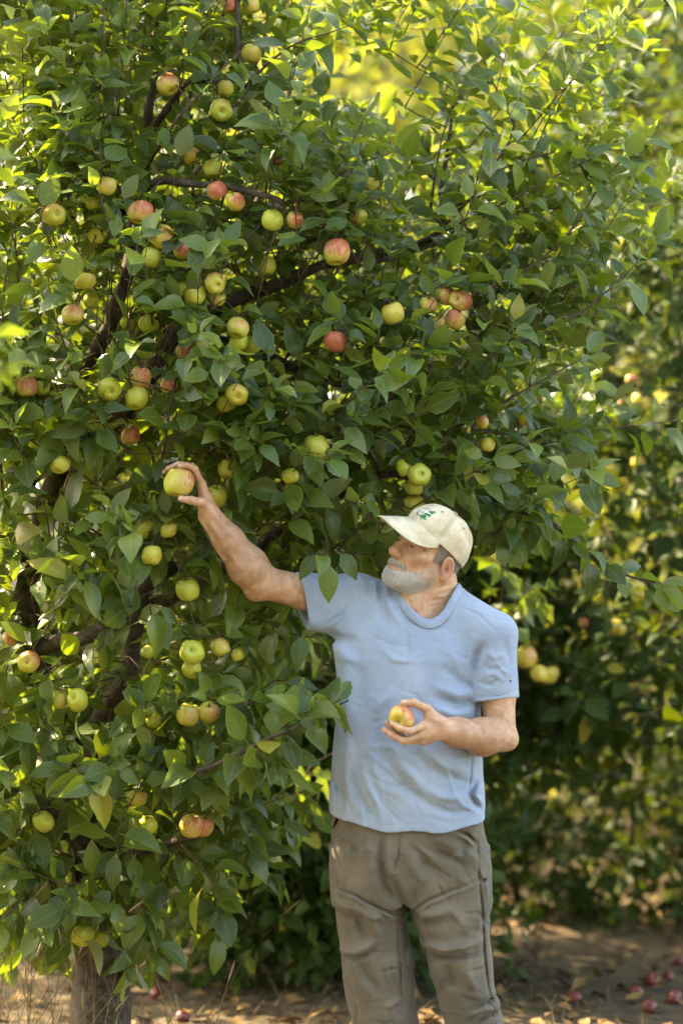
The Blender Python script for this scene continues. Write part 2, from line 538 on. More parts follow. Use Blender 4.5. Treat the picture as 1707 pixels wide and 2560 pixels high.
SHIRT = loft_rows([(1478, 985, 1150, .06, .03), (1500, 950, 1175, .075, .03), (1530, 890, 1205, .09, .03), (1580, 838, 1226, .108, .022), (1645, 833, 1222, .125, .012),
                   (1737, 844, 1204, .134, .005), (1840, 838, 1199, .137, .0), (1936, 830, 1202, .142, -.002), (2012, 825, 1210, .145, -.004), (2095, 823, 1211, .148, -.004)])
def creases(p, lst, ymid, out):
    """ridges (+) and valleys (-) along polylines given in photo pixels on the front of a garment"""
    d = np.zeros(len(p), f4)
    front = smoothstep(ymid-p[:, 1], -.01, .03)
    P = p[:, [0, 2]]
    for pts, w, amp in lst:
        Wp = [W(x, y, -.12)[[0, 2]] for x, y in pts]
        w_ = w*CAMD/FPX
        lo = np.min(Wp, 0)-3*w_; hi = np.max(Wp, 0)+3*w_
        m = np.all((P > lo) & (P < hi), axis=1)
        if not m.any(): continue
        q0 = P[m]; best = np.full(len(q0), 9.0); par = np.zeros(len(q0)); n = len(Wp)-1
        for i in range(n):
            a, b = Wp[i], Wp[i+1]; ba = b-a
            h = np.clip((q0-a)@ba/(ba@ba), 0, 1)
            dd = np.linalg.norm(q0-a-h[:, None]*ba, axis=1)
            u = dd < best; best[u] = dd[u]; par[u] = ((i+h)/n)[u]
        d[m] += (out*amp*.002*np.exp(-(best/w_)**2)*(np.sin(np.clip(par, .02, .98)*math.pi)**.6)*front[m]).astype(f4)
    return d
_ws = [(rng.normal(0, 1, 3), rng.uniform(0, 6.28)) for _ in range(26)]
def ripple(p, freq, amp, lo=0, hi=13, squash=(1, 1, 1)):
    s = np.zeros(len(p), f4)
    for k, ph in _ws[lo:hi]:
        s += np.sin(p@(k/np.linalg.norm(k)*freq*np.array(squash)).astype(f4)+f4(ph))
    return s*(amp/math.sqrt(hi-lo))
Z4 = lambda pts: [(x/2.613+720, y/2.613+1400) for x, y in pts]
SHIRT_FOLDS = [(Z4(p), w, a) for p, w, a in (
    ([(1215, 835), (1130, 800), (1000, 700)], 11, -4), ([(1210, 880), (1100, 880), (960, 820)], 12, 5), ([(1215, 930), (1100, 950), (960, 900)], 9, -5),
    ([(1210, 1000), (1080, 1010), (950, 960)], 11, 5), ([(1215, 760), (1240, 620), (1290, 540)], 10, -5), ([(1180, 740), (1190, 600), (1240, 480)], 12, 4),
    ([(700, 1190), (760, 1350), (900, 1500), (1180, 1600)], 13, 5), ([(640, 1220), (680, 1380), (800, 1530), (1050, 1640)], 12, -5), ([(820, 1230), (930, 1370), (1180, 1480)], 13, -5),
    ([(900, 1230), (1010, 1330), (1190, 1400)], 14, 5), ([(560, 1020), (590, 1200), (640, 1400)], 14, -4), ([(480, 1350), (530, 1500), (640, 1640)], 9, 4), ([(430, 1440), (470, 1580), (560, 1690)], 9, -4),
    ([(390, 1160), (370, 1400), (390, 1650)], 11, 4), ([(345, 1200), (330, 1450), (340, 1640)], 12, -5), ([(350, 500), (370, 760), (390, 1050)], 16, 4), ([(450, 560), (480, 800), (470, 1000)], 16, -3),
    ([(690, 260), (730, 360), (830, 430)], 7, -4), ([(640, 200), (680, 330), (760, 450)], 10, 5), ([(600, 200), (620, 330), (640, 450)], 10, -4),
    ([(480, 100), (490, 150), (480, 230)], 6, 4), ([(530, 95), (540, 160), (530, 260)], 5, -5), ([(570, 105), (575, 170), (570, 260)], 6, 5), ([(610, 115), (610, 190), (600, 280)], 5, -5),
    ([(440, 95), (420, 180), (380, 280)], 8, -4), ([(390, 290), (330, 370), (240, 440)], 5, -2.5), ([(400, 310), (345, 385), (255, 455)], 5, 2.5),
    ([(240, 470), (330, 520), (470, 540)], 12, -4), ([(250, 540), (350, 620), (470, 680)], 14, 4), ([(600, 570), (690, 650), (820, 665)], 8, 3), ([(780, 430), (770, 560), (800, 640)], 9, -2),
    ([(1120, 310), (1250, 360), (1360, 470)], 3.2, -2.2), ([(1250, 1440), (1190, 1520), (1230, 1600), (1270, 1660)], 7, -6), ([(1270, 1490), (1225, 1540), (1270, 1600)], 8, 7),
    ([(1180, 1540), (1060, 1550), (900, 1560)], 12, 4), ([(1200, 1640), (1060, 1650), (930, 1610)], 9, -4), ([(1205, 1270), (1195, 1420), (1180, 1520)], 3, -3),
    ([(850, 700), (840, 850), (790, 930)], 15, 2.5), ([(690, 820), (620, 930), (560, 1000)], 14, 3), ([(1000, 560), (1080, 620), (1120, 720)], 12, 2.5))]
_rc = np.random.default_rng(3)
def crinkles(n, x0, x1, y0, y1, ln, w, amp, ang, spread):
    out = []
    for _ in range(n):
        x, y = _rc.uniform(x0, x1), _rc.uniform(y0, y1); a = math.radians(_rc.normal(ang(x, y), spread)); l = _rc.uniform(*ln)/2
        c, s_ = math.cos(a)*l, math.sin(a)*l; k = _rc.normal(0, .22)
        out.append(([(x-c, y-s_), (x-k*s_, y+k*c), (x+c, y+s_)], _rc.uniform(*w), _rc.choice((-1, 1))*_rc.uniform(*amp)))
    return out
SHIRT_FOLDS = SHIRT_FOLDS+crinkles(44, 840, 1200, 1560, 2060, (30, 110), (2.6, 6), (.4, 1.1), lambda x, y: 20+60*(y-1560)/500+(x-1010)*-.05, 32)
SHIRT_FOLDS = SHIRT_FOLDS+crinkles(26, 830, 1200, 1880, 2060, (60, 160), (5, 9), (1.2, 2.6), lambda x, y: 35 if x > 950 else 80, 16)
SLEEVE_FOLDS = [(Z4(p), w, a) for p, w, a in (
    ([(1290, 600), (1350, 640), (1420, 620)], 7, 4), ([(1260, 680), (1330, 720), (1440, 700)], 7, -4), ([(1280, 760), (1340, 740), (1410, 790)], 6, 4), ([(1240, 800), (1330, 820), (1380, 780)], 6, -4),
    ([(1400, 500), (1430, 600), (1460, 700)], 8, -4), ([(1330, 520), (1310, 620), (1250, 720)], 8, 4), ([(1215, 905), (1350, 895), (1490, 868)], 3.0, -2.4), ([(1350, 660), (1400, 720), (1450, 750)], 5, 4))]

gR_o = W(739, 1432, 0); gR_n = np.array((-.93, -.28, -.20)); gR_n /= np.linalg.norm(gR_n)
def g_sleeve_r(p): return (p-gR_o.astype(f4))@gR_n.astype(f4)
gL_o = W(1236, 1752, -.05); gL_n = np.array((.13, -.1, -1.0)); gL_n /= np.linalg.norm(gL_n)
def g_sleeve_l(p): return (p-gL_o.astype(f4))@gL_n.astype(f4)
def g_hem(p):
    x = p[:, 0]; zt = np.interp(x, [-.04, .0, .05, .13, .26, .395, .42], [.888, .874, .862, .851, .847, .858, .866]).astype(f4)
    return zt+.004*np.sin(x*38)+np.clip(p[:, 1]+.02, -.2, .2)*.06-p[:, 2]
COL_C = W(1066, 1474, .015); COL_A, COL_B = .092, .086
def shirt_base(p):
    p = p.astype(f4)
    d = d_loft(p, SHIRT)
    d = smin(d, d_cap(p, W(1112, 1518, .04), LS, .056, .064), .05)
    d = smin(d, d_cap(p, W(1000, 1512, .045), RS, .056, .058), .05)
    return d
COL_TH = np.arange(96)*2*math.pi/96
def _collar_heights():
    """height of the shirt's surface along the neckline, seen from above"""
    zs = np.linspace(1.62, 1.36, 131)
    x = COL_C[0]+(COL_A+.001)*np.cos(COL_TH); y = COL_C[1]+(COL_B+.001)*np.sin(COL_TH)
    P = np.stack([np.repeat(x, 131), np.repeat(y, 131), np.tile(zs, 96)], 1).astype(f4)
    d = shirt_base(P).reshape(96, 131)
    hit = (d < 0).argmax(1); z = np.where((d < 0).any(1), zs[hit], 1.40)
    F = np.fft.rfft(z); F[7:] = 0
    return np.fft.irfft(F, 96)
COL_Z = _collar_heights()
def collar_z(x, y):
    th = np.arctan2((y-COL_C[1])/COL_B, (x-COL_C[0])/COL_A) % (2*math.pi)
    return np.interp(th, np.append(COL_TH, 2*math.pi), np.append(COL_Z, COL_Z[0]))
def shirt_sdf(p, cull=True):
    p = p.astype(f4)
    d = shirt_base(p)
    sR = d_cap(p, RS, W(700, 1480, -.01), .0605, .062)
    sR = smin(sR, d_cap(p, W(862, 1545, .04), W(740, 1535, .0), .05, .044), .045)
    sR = sR+ripple(p, 55, .0015, 0, 8)
    sL = smin(d_cap(p, LS, W(1240, 1800, -.05), .066, .0665), d_cap(p, W(1216, 1600, -.03), W(1216, 1800, -.05), .055, .056), .03)
    sL = sL+creases(p, SLEEVE_FOLDS, -.03, -.6)+ripple(p, 60, .0012, 8, 18)
    gR, gL, gH = g_sleeve_r(p), g_sleeve_l(p), g_hem(p)
    t = .0048
    bodyd = d
    d = smin(d, np.maximum(sR, gR), .035)
    d = smin(d, np.maximum(sL, gL), .014)
    f = creases(p, SHIRT_FOLDS, .02, -1)+ripple(p, 24, .0022, 0, 13, (1, 1, .6))
    qc = p-COL_C.astype(f4)
    f = f*smoothstep(np.sqrt((qc[:, 0]/COL_A)**2+(qc[:, 1]/COL_B)**2), 1.08, 1.5)
    d = d+f
    bodyd = bodyd+f
    band = lambda g: .0009*np.exp(-((g+.020)/.0022)**2)
    d = d+band(gH)+band(gR)*(sR < .02)+band(gL)*(sL < .02)
    d = np.maximum(d, gH)
    aR = smin(d_cap(p, RS, W(700, 1480, -.01), .0535, .0545), d_cap(p, W(850, 1533, .03), W(740, 1528, .0), .034, .036), .04)
    d = np.maximum(d, -np.maximum(aR, -(gR+.05)))
    d = np.maximum(d, -np.maximum(d_cap(p, LS, W(1240, 1800, -.05), .0595, .060), -(gL+.042)))
    d = np.maximum(d, -np.maximum(bodyd+.0068, -(gH+.06)))
    q = p-COL_C.astype(f4)
    nk = (np.sqrt((q[:, 0]/(COL_A+.001))**2+(q[:, 1]/(COL_B+.001))**2)-1)*.085
    nk = np.maximum(nk, -(p[:, 2]-collar_z(p[:, 0], p[:, 1]).astype(f4)+.03))
    return np.maximum(d, -nk)

def collar_mesh(mat):
    n = 96; th = np.arange(n)*2*math.pi/n
    prof = [(.000, -.016), (.0070, -.0185), (.0098, -.0165), (.0084, -.0135), (.0096, -.010), (.0094, -.002), (.0072, .006), (.0035, .0105), (.0008, .009), (-.0005, 0)]
    V = []
    for t, zt in zip(th, COL_Z):
        wob = .0016*math.sin(9*t+1)*max(0, -math.sin(t))+.001*math.sin(23*t)
        er = np.array((math.cos(t)*COL_B, math.sin(t)*COL_A, 0)); er /= np.linalg.norm(er)
        x, y = COL_A*math.cos(t), COL_B*math.sin(t)
        c = np.array((COL_C[0]+x, COL_C[1]+y, zt+.004))
        ax = np.array((0, -.30, .95)); ax = ax-er*(ax@er)*.6-er*.35; ax /= np.linalg.norm(ax)
        for r, h in prof: V.append(c+er*(r+wob)+ax*(h+.6*wob))
    m = len(prof)
    i = np.arange(n)[:, None]; j = np.arange(m)[None]
    Q = np.stack([i*m+j, ((i+1) % n)*m+j, ((i+1) % n)*m+(j+1) % m, i*m+(j+1) % m], -1).reshape(-1, 4)
    return new_mesh('collar', V, Q, mat)

# ---- trousers
HIPS = loft_rows([(1985, 835, 1202, .132, .0), (2040, 830, 1206, .135, .0), (2090, 828, 1211, .137, .0), (2150, 829, 1217, .135, .0), (2200, 831, 1221, .128, .0), (2262, 836, 1226, .11, .0)])
LEG_A = loft_rows([(2120, 829, 1000, .128, .01), (2200, 832, 1010, .122, .012), (2262, 836, 1014, .115, .015), (2330, 843, 1022, .108, .02), (2395, 853, 1033, .104, .022), (2430, 857, 1034, .102, .024),
                   (2471, 861, 1038, .1, .03), (2500, 866, 1033, .098, .034), (2560, 880, 1047, .096, .04), (2680, 902, 1046, .09, .05), (2762, 910, 1040, .085, .05)])
LEG_B = loft_rows([(2120, 1010, 1216, .128, -.01), (2200, 1006, 1221, .122, -.012), (2262, 1012, 1226, .115, -.015), (2330, 1040, 1228, .108, -.02), (2395, 1066, 1229, .104, -.025), (2461, 1083, 1231, .1, -.02),
                   (2544, 1108, 1254, .096, -.01), (2600, 1118, 1262, .094, -.005), (2680, 1122, 1250, .09, .0), (2768, 1124, 1240, .085, .0)])
Z5 = lambda pts: [(x/3.015+780, y/3.015+1980) for x, y in pts]
TROUSER_FOLDS = [(Z5(p), w, a) for p, w, a in (
    ([(810, 1160), (1000, 1180), (1180, 1150), (1300, 1105)], 10, 11), ([(880, 1235), (1050, 1255), (1300, 1215)], 6, -8), ([(800, 950), (900, 925), (1050, 880)], 12, 6), ([(820, 1010), (960, 990), (1120, 960)], 11, -3),
    ([(750, 930), (790, 880), (880, 810), (1060, 735), (1250, 670)], 3.6, -4), ([(790, 905), (890, 835), (1060, 760), (1250, 695)], 5, 3),
    ([(215, 1245), (330, 1225), (480, 1140)], 9, 9), ([(230, 1285), (340, 1265), (480, 1205)], 8, -6), ([(175, 860), (330, 890), (480, 950), (650, 975)], 11, 6),
    ([(175, 750), (320, 780), (430, 850), (650, 945)], 3.4, -4), ([(175, 775), (320, 805), (430, 880), (650, 972)], 5, 3), ([(170, 920), (300, 960), (420, 950)], 10, -4),
    ([(530, 330), (520, 520), (545, 720), (640, 860)], 10, -7), ([(580, 330), (560, 520), (600, 650)], 12, 5), ([(655, 300), (650, 480), (590, 630)], 3.4, -3),
    ([(600, 640), (660, 800), (760, 970)], 9, -6), ([(690, 400), (760, 560), (860, 720)], 13, 4), ([(780, 390), (860, 540), (1000, 690)], 14, -4), ([(1080, 600), (1130, 660), (1200, 690)], 12, 3),
    ([(410, 900), (450, 1000), (510, 1120)], 13, 6), ([(360, 930), (380, 1040), (420, 1150)], 12, -4), ([(290, 1290), (350, 1420), (440, 1560)], 13, 5), ([(350, 1300), (420, 1430), (520, 1560)], 13, -4),
    ([(560, 1660), (610, 1630), (680, 1590)], 8, 5), ([(655, 900), (655, 1200), (670, 1500), (690, 1749)], 3.2, -4), ([(500, 1390), (580, 1360), (655, 1350)], 3.2, -2.5),
    ([(1080, 300), (1170, 335), (1245, 410)], 4.5, -5), ([(1075, 318), (1160, 355), (1235, 425)], 5, 4), ([(1250, 380), (1258, 650), (1285, 900), (1300, 1240), (1330, 1500), (1400, 1749)], 3.4, -4),
    ([(1265, 690), (1300, 680), (1320, 690)], 5, -6), ([(940, 1290), (960, 1400), (950, 1500)], 12, 4), ([(1020, 1280), (1050, 1400), (1060, 1500)], 12, -4), ([(1120, 1270), (1180, 1400), (1230, 1500)], 12, 4),
    ([(1190, 1690), (1300, 1640), (1420, 1640)], 8, 8), ([(1200, 1650), (1300, 1600), (1400, 1590)], 6, -7), ([(1220, 1740), (1320, 1690), (1420, 1700)], 7, -6), ([(160, 330), (190, 240), (215, 190)], 4, -4),
    ([(300, 250), (320, 500), (300, 700)], 16, -3), ([(420, 300), (440, 500), (430, 740)], 16, 4), ([(900, 330), (1000, 380), (1150, 450)], 12, 3), ([(880, 430), (1000, 480), (1160, 560)], 12, -3),
    ([(1060, 880), (1120, 1000), (1210, 1060)], 12, 4), ([(690, 1000), (720, 1150), (700, 1330)], 10, -5), ([(1180, 1350), (1250, 1340), (1310, 1325)], 3, -3))]
TROUSER_FOLDS = TROUSER_FOLDS+crinkles(60, 835, 1225, 2080, 2560, (40, 130), (4, 9), (.8, 2.4), lambda x, y: 75 if x < 1020 else 60, 35)
def trouser_sdf(p, cull=True):
    p = p.astype(f4)
    d = smin(d_loft(p, LEG_A), d_loft(p, LEG_B), .012)
    d = smin(d, d_loft(p, HIPS), .02)
    d = d+creases(p, TROUSER_FOLDS, .03, -1.35)+ripple(p, 30, .002, 5, 20, (1, 1, .7))+ripple(p, 75, .0006, 0, 12)
    return d

# ---- cap
CAP_R = rotm('X', -16) @ rotm('Y', 5.5)
CAP_O = np.array((.001, .008, .0388))
def c2w(q): return h2w(np.asarray(q, float) @ CAP_R.T+CAP_O)
def cap_point(az, el, off=0.0):
    """az from the front towards his left, el 0 at the rim .. 1 at the button"""
    az = np.asarray(az, float); el = np.asarray(el, float)
    a, b, hgt = .0845, .1140, .0985
    ph = el*math.pi/2
    r = np.cos(ph)**.62; z = hgt*np.sin(ph)**1.12
    back = np.maximum(0, -np.cos(az))
    fx = 1+.03*np.exp(-((el-.3)/.3)**2)
    seam = 0
    for s in range(6):
        dd = np.abs((az-s*math.pi/3+math.pi) % (2*math.pi)-math.pi)
        seam = seam-.0011*np.exp(-(dd*np.maximum(r, .1)/.016)**2)+.0006*np.exp(-((dd*np.maximum(r, .1)-.05)/.03)**2)
    dent = .0022*np.sin(3*az+4*el+1)*np.sin(5*el)+.0012*np.sin(7*az-6*el)+.0012*np.sin(5*az+11*el+2)
    rr = r*fx
    x = np.sin(az)*(a*rr+seam+dent+off); y = -np.cos(az)*(b*rr+seam+dent+off)
    z = z+(off+dent*.5)*np.sin(ph)-.012*back*(1-el)+.004*np.maximum(0, np.cos(az))*(1-el)
    return np.stack([x, y, z], -1)

def build_cap(root, mats):
    na, ne = 144, 34
    AZ, EL = np.meshgrid(np.arange(na)*2*math.pi/na, np.linspace(0, .985, ne), indexing='ij')
    out = cap_point(AZ, EL).reshape(-1, 3); inn = cap_point(AZ, EL, -.0025).reshape(-1, 3)
    i = np.arange(na)[:, None]; j = np.arange(ne-1)[None]; i2 = (i+1) % na
    Q = np.stack([i*ne+j, i2*ne+j, i2*ne+j+1, i*ne+j+1], -1).reshape(-1, 4)
    n = na*ne
    rim = np.stack([i[:, 0]*ne, n+i[:, 0]*ne, n+i2[:, 0]*ne, i2[:, 0]*ne], -1)
    top = np.vstack([out, inn, cap_point(0, 1.0)[None]])
    tt = np.stack([i[:, 0]*ne+ne-1, i2[:, 0]*ne+ne-1, np.full(na, 2*n)], -1)
    cap = obj('cap', new_mesh('cap', c2w(top), [np.vstack([Q, Q[:, ::-1]+n, rim]), tt], mats['cap'], True, dict(seam=np.concatenate([
        np.min(np.abs((AZ[..., None]-np.arange(7)*math.pi/3)), -1).ravel()*np.cos(EL.ravel()*1.4), np.ones(n), [1.0]]))), root)
    # visor
    nu, nv = 48, 14
    U, T = np.meshgrid(np.linspace(-1, 1, nu), np.linspace(0, 1, nv), indexing='ij')
    az = U*1.15
    base = cap_point(az, np.zeros_like(az), .0005)
    ln = .084*np.maximum(0, 1-np.abs(U)**2.6)**.55
    fwd = np.stack([.30*np.sin(az), -np.ones_like(az), np.zeros_like(az)], -1)
    pos = base+fwd*(ln*T)[..., None]
    pos[..., 2] += .004+.007*np.minimum(1, T*3)*(1-U**2)-.047*(T*ln/.076)-2.3*pos[..., 0]**2*(.2+.8*np.minimum(1, T*1.6))+.004*np.exp(-(T/.15)**2)
    th = np.zeros_like(pos); th[..., 2] = -.0034
    A = pos.reshape(-1, 3); Bv = (pos+th).reshape(-1, 3); m = nu*nv
    i = np.arange(nu-1)[:, None]; j = np.arange(nv-1)[None]
    Q = np.stack([i*nv+j, i*nv+j+1, (i+1)*nv+j+1, (i+1)*nv+j], -1).reshape(-1, 4)
    k = np.arange(nu-1)
    ed = np.stack([k*nv+nv-1, k*nv+nv-1+m, (k+1)*nv+nv-1+m, (k+1)*nv+nv-1], -1)
    obj('visor', new_mesh('visor', c2w(np.vstack([A, Bv])), np.vstack([Q, Q[:, ::-1]+m, ed]), mats['visor'], True,
        dict(row=np.concatenate([T.ravel(), T.ravel()]))), cap)
    # button and eyelets
    def disc(az, el, rad, hgt, seg=14):
        c = cap_point(az, el, .0); e = .02
        ta = cap_point(az+e, el)-cap_point(az-e, el); te = cap_point(az, el+e)-cap_point(az, el-e)
        if el > .95: ta, te = np.array((1., 0, 0)), np.array((0, 1., 0))
        ta /= np.linalg.norm(ta); te = te-ta*(te@ta); te /= np.linalg.norm(te); nn = np.cross(ta, te)
        if nn@(c-np.array((0, 0, .03))) < 0: nn = -nn
        return c, ta, te, nn
    def dome(az, el, rad, hgt, name, mat, hole=False):
        c, ta, te, nn = disc(az, el, rad, hgt)
        seg = 16; prof = [(1, -.001), (1, hgt*.4), (.8, hgt*.85), (.45, hgt), (.42, hgt*.3), (0, hgt*.2)] if hole else [(1, -.001), (.97, hgt*.4), (.75, hgt*.8), (.4, hgt), (0, hgt)]
        V = [c+rad*r*(math.cos(t)*ta+math.sin(t)*te)+nn*h for r, h in prof for t in np.arange(seg)*2*math.pi/seg]
        i = np.arange(len(prof)-1)[:, None]*seg; j = np.arange(seg)[None]; j2 = (j+1) % seg
        obj(name, new_mesh(name, c2w(V), np.stack([i+j, i+j2, i+seg+j2, i+seg+j], -1).reshape(-1, 4), mat), cap)
    dome(0, .995, .0085, .004, 'button', mats['cap'])
    for az in (.52, 1.57, 2.62, -.52, -1.57, -2.62): dome(az, .60, .0032, .0011, 'eyelet', mats['stitch'], True)
    # embroidered emblem: toothed dark ring with a hub, pale band, three green trees lying along its foot
    def em(u, v, off=.0014):      # zoom pixels of the emblem -> cap surface
        az = -.5536+.000512*u+.000743*v
        el = .332+.000268*u-.000318*v
        return cap_point(az, el, off)
    def poly(bag, pts, off):
        pts = np.array(pts, float); c = pts.mean(0)
        V = [em(x, y, off) for x, y in pts]+[em(c[0], c[1], off)]
        n = len(pts); k = np.arange(n)
        bag.add(c2w(V), np.stack([k, (k+1) % n, np.full(n, n)], -1))
    dk, wh, gr = Bag(), Bag(), Bag()
    cx, cy, rx, ry = 600, 560, 385, 225
    for k in range(40):
        a = k*2*math.pi/40
        if .35 < a < 2.55 and k % 40 not in (): continue        # the trees cover the foot of the ring
        if 4.05 < a < 4.45: continue
        for q, (r0, r1, da) in enumerate(((.93, 1.0, .05), (1.0, 1.1, .035))):
            if q == 1 and k % 2: continue
            w_ = .085 if q == 0 else da
            pts = [(cx+rx*r*math.cos(a+s), cy+ry*r*math.sin(a+s)) for r, s in ((r0, -w_), (r1, -w_), (r1, w_), (r0, w_))]
            poly(dk, pts, .0013+.0002*q)
    for k in range(12):
        a = k*math.pi/6
        poly(dk, [(560+r*math.cos(a+s), 545+r*.8*math.sin(a+s)) for r, s in ((30, -.27), (50, -.27), (50, .27), (30, .27))], .0019)
    poly(wh, [(420, 370), (560, 400), (760, 520), (910, 640), (860, 670), (700, 590), (560, 610), (470, 470)], .0011)
    poly(wh, [(350, 530), (430, 520), (520, 640), (450, 660)], .0011)
    for tri in ([(300, 700), (440, 690), (640, 690), (700, 720), (620, 800), (630, 900), (590, 910), (520, 830), (440, 800)], [(600, 600), (700, 590), (800, 660), (900, 650), (870, 760), (810, 780), (740, 700), (680, 690)],
                [(820, 530), (930, 500), (1010, 510), (1080, 470), (1160, 500), (1130, 560), (1050, 545), (1000, 640), (940, 610), (870, 580)], [(320, 815), (440, 825), (500, 890), (440, 860)]):
        poly(gr, tri, .0016)
    obj('emblem_ring', dk.mesh('emblem_ring', mats['thread_dark'], False), cap)
    obj('emblem_band', wh.mesh('emblem_band', mats['thread_white'], False), cap)
    obj('emblem_trees', gr.mesh('emblem_trees', mats['thread_green'], False), cap)
    return cap

# ---- hair
def beard_thick(L):
    ax, y, z = np.abs(L[:, 0]), L[:, 1], L[:, 2]
    zl = np.interp(y, [-.125, -.10, -.085, -.06, -.03, -.008], [-.066, -.060, -.054, -.046, -.022, .022])
    m = smoothstep(zl-z, 0, .010)*smoothstep(.006+.35*np.clip(-z-.04, 0, .1)-y, 0, .012)*smoothstep(z+.128, 0, .02)
    chin = np.exp(-((y+.095)/.035)**2-((z+.092)/.035)**2)
    t = m*(.0008+.0032*chin+.0018*smoothstep(-z, .03, .09))
    mo = smoothstep(.041-ax, 0, .008)*smoothstep(z+.0575+.10*ax, 0, .004)*smoothstep(-.036-.22*ax-z, 0, .004)*smoothstep(-.082-y, 0, .005)
    t = np.maximum(t, mo*.0034)
    lip = np.exp(-((ax)/.022)**4-((z+.0625)/.0062)**4)*(y < -.085)
    return t*(1-lip)-.005*(np.maximum(m, mo)*(1-lip) < .25)
def hair_thick(L):
    ax, y, z = np.abs(L[:, 0]), L[:, 1], L[:, 2]
    back = smoothstep(y, .022, .036)*smoothstep(z+.058-.25*np.clip(y-.03, 0, .1), 0, .02)*smoothstep(.055-z, 0, .02)
    side = smoothstep(y+.035, 0, .012)*smoothstep(.012-y, 0, .01)*smoothstep(z+.012, 0, .014)*smoothstep(.07-z, 0, .02)*(ax > .05)
    t = np.maximum(back*.008, side*.0035)
    return t-.005*(np.maximum(back, side) < .25)
def shell(thick, name, mat, lo, hi, h=.0024):
    def fn(p, cull=True):
        L = w2h(p)
        return head_nocap(L)-thick(L).astype(f4)
    lo, hi = np.array(lo), np.array(hi)
    cs = np.array([[x, y, z] for x in (lo[0], hi[0]) for y in (lo[1], hi[1]) for z in (lo[2], hi[2])])
    w = h2w(cs)
    V, Q = mesh_sdf(fn, w.min(0)-.01, w.max(0)+.01, h)
    L = w2h(V.astype(f4)); keep = thick(L) > .0004
    fq = keep[Q].all(1)
    u, inv = np.unique(Q[fq], return_inverse=True)
    return V[u], inv.reshape(-1, 4)
def thick_core(V, Q, thick, sink):
    N = vert_normals(V, Q)
    L = w2h(V.astype(f4)); keep = thick(L) > sink*.75
    fq = keep[Q].all(1)
    u, inv = np.unique(Q[fq], return_inverse=True)
    return (V-N*sink)[u], inv.reshape(-1, 4)
def head_nocap(L):
    q = L.copy(); q[:, 0] = np.abs(q[:, 0])
    d = d_ell(q, (0, .012, .05), (.077, .098, .083))
    d = smin(d, d_ell(q, (0, -.032, -.022), (.061, .064, .088)), .03)
    d = smin(d, d_cap(q, (.054, .0, -.045), (.016, -.077, -.09), .02, .02), .03)
    d = smin(d, d_ell(q, (0, -.086, -.092), (.022, .02, .02)), .02)
    d = smin(d, d_ell(q, (.049, -.06, -.01), (.021, .025, .02)), .02)
    d = smin(d, d_ell(q, (0, -.082, -.05), (.031, .026, .03)), .02)
    d = smin(d, d_cap(q, (.022, -.094, -.0575), (0, -.1085, -.0545), .004, .0055), .006)
    d = smin(d, d_cap(q, (.02, -.093, -.064), (0, -.106, -.066), .004, .0065), .006)
    # neck under the jaw
    d = smin(d, d_cap(q, (0, .035, -.05), (0, .05, -.16), .06, .068), .03)
    d = smin(d, d_cap(q, (0, -.028, -.075), (0, -.0, -.16), .042, .05), .03)
    return d

def strands(bag, P, N, D, ln, rad, shade, bend=0.35):
    """flat tapered hairs: three stations each"""
    n = len(P)
    D = D/np.linalg.norm(D, axis=1)[:, None]
    side = np.cross(D, N+rng.normal(0, .4, (n, 3))); side /= np.linalg.norm(side, axis=1)[:, None]+1e-9
    s2 = np.cross(D, side)
    out = []
    for k, (t, w) in enumerate(((0, 1.), (.55, .8), (1., .15))):
        c = P+D*(ln*t)[:, None]-N*(bend*ln*t*t)[:, None]
        for a in (0, 2.094, 4.189):
            out.append(c+(rad*w)[:, None]*(math.cos(a)*side+math.sin(a)*s2))
    V = np.stack(out, 1).reshape(-1, 3)
    b = (np.arange(n)*9)[:, None]
    q = np.array([[r*3+i, r*3+(i+1) % 3, r*3+3+(i+1) % 3, r*3+3+i] for r in (0, 1) for i in range(3)])
    Q = (b[:, :, None]+q[None]).reshape(-1, 4)
    bag.add(V, Q, shade=np.repeat(shade, 9))

def sample_faces(V, Q, n, N=None):
    A = np.linalg.norm(np.cross(V[Q[:, 2]]-V[Q[:, 0]], V[Q[:, 3]]-V[Q[:, 1]]), axis=1)
    f = rng.choice(len(Q), n, p=A/A.sum())
    w = rng.dirichlet((1, 1, 1, 1), n)
    return (V[Q[f]]*w[:, :, None]).sum(1), (N[Q[f]]*w[:, :, None]).sum(1) if N is not None else None

